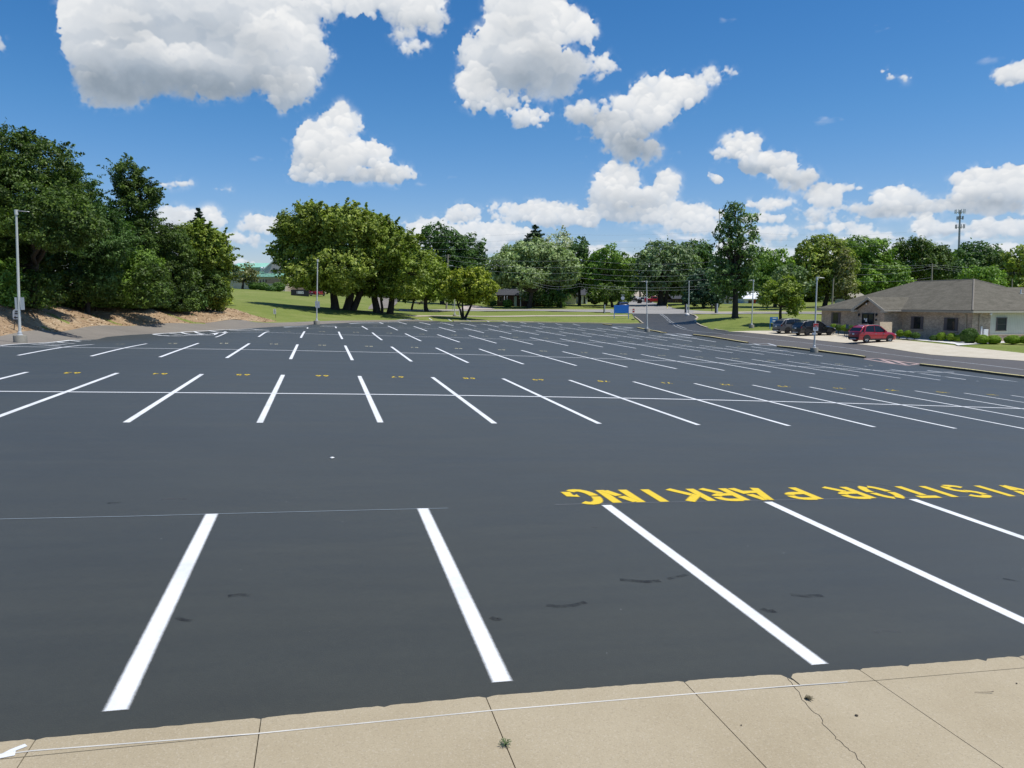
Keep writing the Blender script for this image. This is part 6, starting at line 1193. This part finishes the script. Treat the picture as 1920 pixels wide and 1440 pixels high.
wm_ = simple('wire_metal', (.38, .39, .40), .6, .3, 0, .05)
def wire(label, pts, r=.015, d0=148, sag=.7):
    mb = MB(); P = []
    for a, b in zip(pts[:-1], pts[1:]):
        A_, B_ = at(a[0], a[1], a[2] if len(a) > 2 else d0), at(b[0], b[1], b[2] if len(b) > 2 else d0)
        for k in range(12): u = k/12; q = A_+(B_-A_)*u; q[2] -= sag*4*u*(1-u); P.append(tuple(q))
    P.append(tuple(B_)); mb.tube(P, r, 4); tag(mb.build('power_line', wm_), label, 'wire', GW)
for i, (lb, pts) in enumerate([
    ('topmost wire crossing the sky between the big trees and the tall one', [(700, 438), (1000, 436), (1345, 432), (1700, 436)]), ('second faint wire below the topmost, across the sky', [(700, 449), (1000, 447), (1345, 444), (1700, 446)]), ('third faint wire across the sky, over the silvery maple', [(700, 462), (1000, 459), (1345, 455), (1700, 458)]),
    ('wire leaving the top of the tall pale utility pole', [(700, 483), (840, 478), (1085, 487), (1345, 490), (1560, 486), (1748, 496), (2000, 497)]), ('wire fixed just under the top of the tall pale utility pole', [(700, 491), (840, 487), (1085, 500), (1345, 501), (1560, 497), (1748, 499), (2000, 508)]), ('thick wire running from the pole lamp across the silvery maple', [(840, 498), (1085, 511), (1345, 512), (1560, 512), (1748, 503), (2000, 510)]),
    ('middle wire over the rounded bright green tree', [(1000, 519), (1085, 521), (1345, 522), (1560, 523), (1748, 520)]), ('lower wire crossing in front of the grey green tree', [(1000, 529), (1085, 532), (1345, 534), (1560, 533)]), ('lowest wire, just above the side street', [(1000, 533), (1085, 537), (1345, 539), (1560, 545)])]):
    wire(lb, pts, .016 if i > 2 else .012)
# cell tower
b = at(1795, 560, 420); b[2] = T(b[0], b[1]); t = thing('cell_tower', 'slender grey cell tower with three rings of antennas', 'cell tower', tuple(b)); tp = at(1800.3, 394, 420)-b; mb = MB(); mb.tube([(0, 0, 0), tuple(tp*.5), tuple(tp)], [.9, .62, .42], 10); mb.build('mast', M['steel'], t)
for k, (py, n, rr) in enumerate(((398, 12, 2.4), (410, 9, 1.5), (426, 12, 2.2))):
    c = at(1800, py, 420)-b; mb = MB()
    for i in range(3): a = 2.094*i+.4; mb.tube([tuple(c), (c[0]+math.cos(a)*rr, c[1]+math.sin(a)*rr, c[2])], .10, 5); a2 = 2.094*(i+1)+.4; mb.tube([(c[0]+math.cos(a)*rr, c[1]+math.sin(a)*rr, c[2]), (c[0]+math.cos(a2)*rr, c[1]+math.sin(a2)*rr, c[2])], .09, 5)
    ring = mb.build('antenna_ring', M['steel'], t); mb = MB()
    for i in range(n): a = 6.283*i/n; mb.box((c[0]+math.cos(a)*rr*1.02, c[1]+math.sin(a)*rr*1.02, c[2]+.4), (.36, .26, 2.1 if k != 1 else 1.8), a)
    mb.build('antennas', M['plate'] if k == 0 else M['steel'], ring)

# ------------------------------------------------------------------ houses across the road, the school
def house(name, label, px0, px1, y_eave, y_ridge, d, depth_, wall, roof, wins=(), doors=(), gable=False, cat='house', over=.5, y_base=None, porch=None):
    c = at((px0+px1)/2, 600, d); g0 = T(c[0], c[1])-.1; t = thing(name, label, cat, (c[0], c[1], g0), -YAW); s = d/FPX; W = (px1-px0)*s; ez = at(1000, y_eave, d)[2]-g0; rz_ = at(1000, y_ridge, d)[2]-g0
    mb = MB(); mb.box((0, depth_/2, ez/2-.2), (W, depth_, ez+.4)); 
    if gable: mb.prism([(-W/2, 0, ez), (W/2, 0, ez), (0, 0, rz_-.08)], (0, depth_, 0))
    mb.build('wall', wall, t); mb = MB(); o = over
    if gable:
        for sx in (-1, 1): mb.prism([(sx*(W/2+o), -o, ez-.15*o), (0, -o, rz_), (0, -o, rz_+.15), (sx*(W/2+o), -o, ez+.0)], (0, depth_+2*o, 0))
    else: mb.prism([(-W/2-o, -o, ez), (-W/2-o, depth_/2, rz_), (-W/2-o, depth_+o, ez), (-W/2-o, depth_+o, ez-.12), (-W/2-o, depth_/2, rz_-.15), (-W/2-o, -o, ez-.14)], (W+2*o, 0, 0))
    mb.build('roof', roof, t)
    for (a, b, u, v, m) in wins:
        x0, x1 = ((a-(px0+px1)/2)*s, (b-(px0+px1)/2)*s); z0, z1 = at(1000, v, d)[2]-g0, at(1000, u, d)[2]-g0; mb = MB(); mb.box(((x0+x1)/2, -.03, (z0+z1)/2), (x1-x0, .1, z1-z0)); w = mb.build('window', M['trim'] if m != 'dark' else M['dark'], t); mb = MB(); mb.box(((x0+x1)/2, -.09, (z0+z1)/2), ((x1-x0)*.8, .03, (z1-z0)*.86)); mb.build('pane', M['glass'], w)
    for (a, b, u, m) in doors:
        x0, x1 = ((a-(px0+px1)/2)*s, (b-(px0+px1)/2)*s); z1 = at(1000, u, d)[2]-g0; mb = MB(); mb.box(((x0+x1)/2, -.04, z1/2), (x1-x0, .1, z1)); dr = mb.build('door', m, t); mb = MB(); mb.box((x1-.12, -.11, z1*.5), (.06, .05, .1)); mb.build('handle', M['dark'], dr)
    return t, s, g0, ez
t, s, g0, ez = house('ranch_house', 'long low dark house with a pale door under the silvery maple', 932, 1046, 553, 541, 168, 9, M['darkb'], M['shingled'], [(980, 988, 556, 564, 'w'), (1028, 1036, 554, 561, 'w'), (936, 942, 556, 566, 'w')], [(964, 969, 555.5, simple('pale_green_door', (.55, .62, .55), .6))], over=.9)
for px in (946, 951, 976): mb = MB(); x = (px-989)*s; mb.box((x, -.8, ez/2), (.16, .16, ez)); mb.build('porch_post', M['whitew'], t)
for px in (1020.5, 1026, 1038): mb = MB(); mb.box(((px-989)*s, -.05, ez*.55), (.35, .1, .9)); mb.build('shutter', M['whitew'], t)
house('white_house', 'white house with a big blank gable wall right of the dark house', 1058, 1080, 556, 538, 180, 9, M['whitew'], M['shingled'], [(1076.5, 1079, 554, 560, 'w')], [], gable=True)
house('white_house', 'smaller white house with a porch, left of the bright green tree', 1083, 1101, 553, 540, 186, 9, M['whitew'], M['shingled'], [(1086, 1089.5, 556, 563, 'dark')], [(1094, 1097, 556, M['dark'])])
house('white_house', 'white house glimpsed under the light green tree behind the driveway', 1395, 1442, 560, 545, 195, 10, M['whitew'], M['whitew'], [(1402, 1408, 563, 569, 'dark'), (1424, 1430, 563, 569, 'dark')], [(1412, 1416, 562, M['redp'])])
house('shed', 'grey shed between the trunks left of the tall airy tree', 1356, 1372, 560, 552, 180, 6, M['plate'], M['shingled'], [(1361, 1365, 562, 568, 'dark')])
house('grey_roofed_house', 'grey roofed house peeping over the left end of the office roof', 1600, 1622, 560, 546, 150, 9, M['plate'], M['conc'])
house('white_warehouse', 'long white building behind the trunks of the big lawn trees', 642, 762, 541, 537, 245, 20, simple('pale_blue_siding', (.62, .68, .74), .7), M['plate'], [(677, 681, 550, 554, 'dark'), (700, 704, 550, 554, 'dark')], [], over=.3, cat='warehouse')
house('small_house', 'house with a red front in the shade beside the thick trunk', 1262, 1280, 560, 552, 200, 8, M['darkb'], M['shingled'], [(1266, 1270, 562, 568, 'w')], [])
# school
SD = 205; c = at(490, 600, SD); g0 = T(c[0], c[1])-.3; sc = thing('school_building', 'large school with green roofs and a stone gable, left behind the lawn', 'school', (c[0], c[1], g0), -YAW); s = SD/FPX
X_ = lambda px: (px-490)*s
Z_ = lambda py: at(490, py, SD)[2]-g0
mb = MB(); mb.box(((X_(425)+X_(536))/2, 8, Z_(519)/2-.5), (X_(536)-X_(425), 16, Z_(519)+1)); mb.build('wall', M['beige'], sc)
mb = MB(); mb.box(((X_(503)+X_(534))/2, -.06, (Z_(524)+Z_(531))/2), (X_(534)-X_(503), .1, Z_(524)-Z_(531))); mb.build('brick_panel', M['brickl'], sc)
mb = MB(); mb.box(((X_(440)+X_(536))/2, -.1, Z_(519.5)), (X_(536)-X_(440), .3, .5)); mb.build('fascia', M['steel'], sc)
for px in (452, 456.5, 463, 475, 480, 485.5, 491, 496.5, 501.5):
    mb = MB(); mb.box((X_(px), -.05, (Z_(524)+Z_(530))/2), (.40, .12, Z_(524)-Z_(530))); w = mb.build('window', M['trim'], sc); mb = MB(); mb.box((X_(px), -.13, (Z_(524)+Z_(530))/2), (.32, .04, (Z_(524)-Z_(530))*.92)); mb.build('pane', M['glass'], w)
mb = MB(); mb.prism([(X_(469), -.8, Z_(519)), (X_(475), 5, Z_(508)), (X_(512), 5, Z_(508)), (X_(520), -.8, Z_(519))], (0, .3, .0)); mb.prism([(X_(440), 5, Z_(508)), (X_(440), -.8, Z_(519)), (X_(440), -.8, Z_(519.6)), (X_(440), 5.3, Z_(508.6))], (X_(536)-X_(440), 0, 0)); mb.build('lower_roof', M['green'], sc)
mb = MB(); mb.box(((X_(430)+X_(500))/2, 12, Z_(498)/2), (X_(500)-X_(430), 12, Z_(498))); mb.build('upper_wall', M['beige'], sc)
mb = MB(); mb.prism([(X_(422), 12, Z_(488.8)), (X_(422), 5.2, Z_(499)), (X_(422), 5.2, Z_(500)), (X_(422), 13, Z_(490.5)), (X_(422), 19, Z_(499)), (X_(422), 19, Z_(498))], (X_(501)-X_(422), 0, 0)); mb.prism([(X_(420), 4.5, Z_(497)), (X_(452), 4.5, Z_(497)), (X_(462), 1, Z_(512)), (X_(416), 1, Z_(512))], (0, .4, 0)); mb.build('upper_roof', M['green'], sc)
mb = MB(); mb.prism([(X_(492), 3, 0), (X_(533), 3, 0), (X_(533), 3, Z_(503)), (X_(510), 3, Z_(487.5)), (X_(492), 3, Z_(503))], (0, 9, 0)); gb = mb.build('gable', simple('stone_gable', (.42, .37, .35), .9, .2, 0, .08, 1), sc)
mb = MB(); mb.prism([(X_(490), 2.6, Z_(504)), (X_(510), 2.6, Z_(486.6)), (X_(510), 2.6, Z_(488)), (X_(492), 2.6, Z_(504))], (0, .4, 0)); mb.build('gable_edge', M['whitew'], gb)
mb = MB(); mb.prism([(X_(507.5), 2.9, Z_(510))]+[(X_(510.5)+3*s*math.cos(a), 2.9, Z_(505)+3.2*s*math.sin(a)) for a in [math.pi-math.pi*i/8 for i in range(9)]]+[(X_(513.5), 2.9, Z_(510))], (0, .2, 0)); mb.build('arched_window', M['glass'], gb)
for px in (486, 492): mb = MB(); mb.lathe((X_(px), 3.5, Z_(507.5)), [(.35, 0), (.4, .7), (.45, .75), (.3, 1.1), (.05, 1.2)], 10); mb.build('roof_vent', M['plate'], sc)
mb = MB(); mb.box(((X_(545)+X_(577))/2, 6, Z_(528)/2), (X_(577)-X_(545), 8, Z_(528))); mb.build('east_wing', M['brickl'], sc); mb = MB(); mb.prism([(X_(578), 1, Z_(536)), (X_(578), 1, Z_(528)), (X_(596), 1, Z_(538))], (0, 8, 0)); mb.build('wing_roof', M['green'], sc); mb = MB(); mb.box((X_(584), 2, Z_(544)/2), (X_(590)-X_(578), 4, Z_(537))); mb.build('wing_wall', M['beige'], sc)
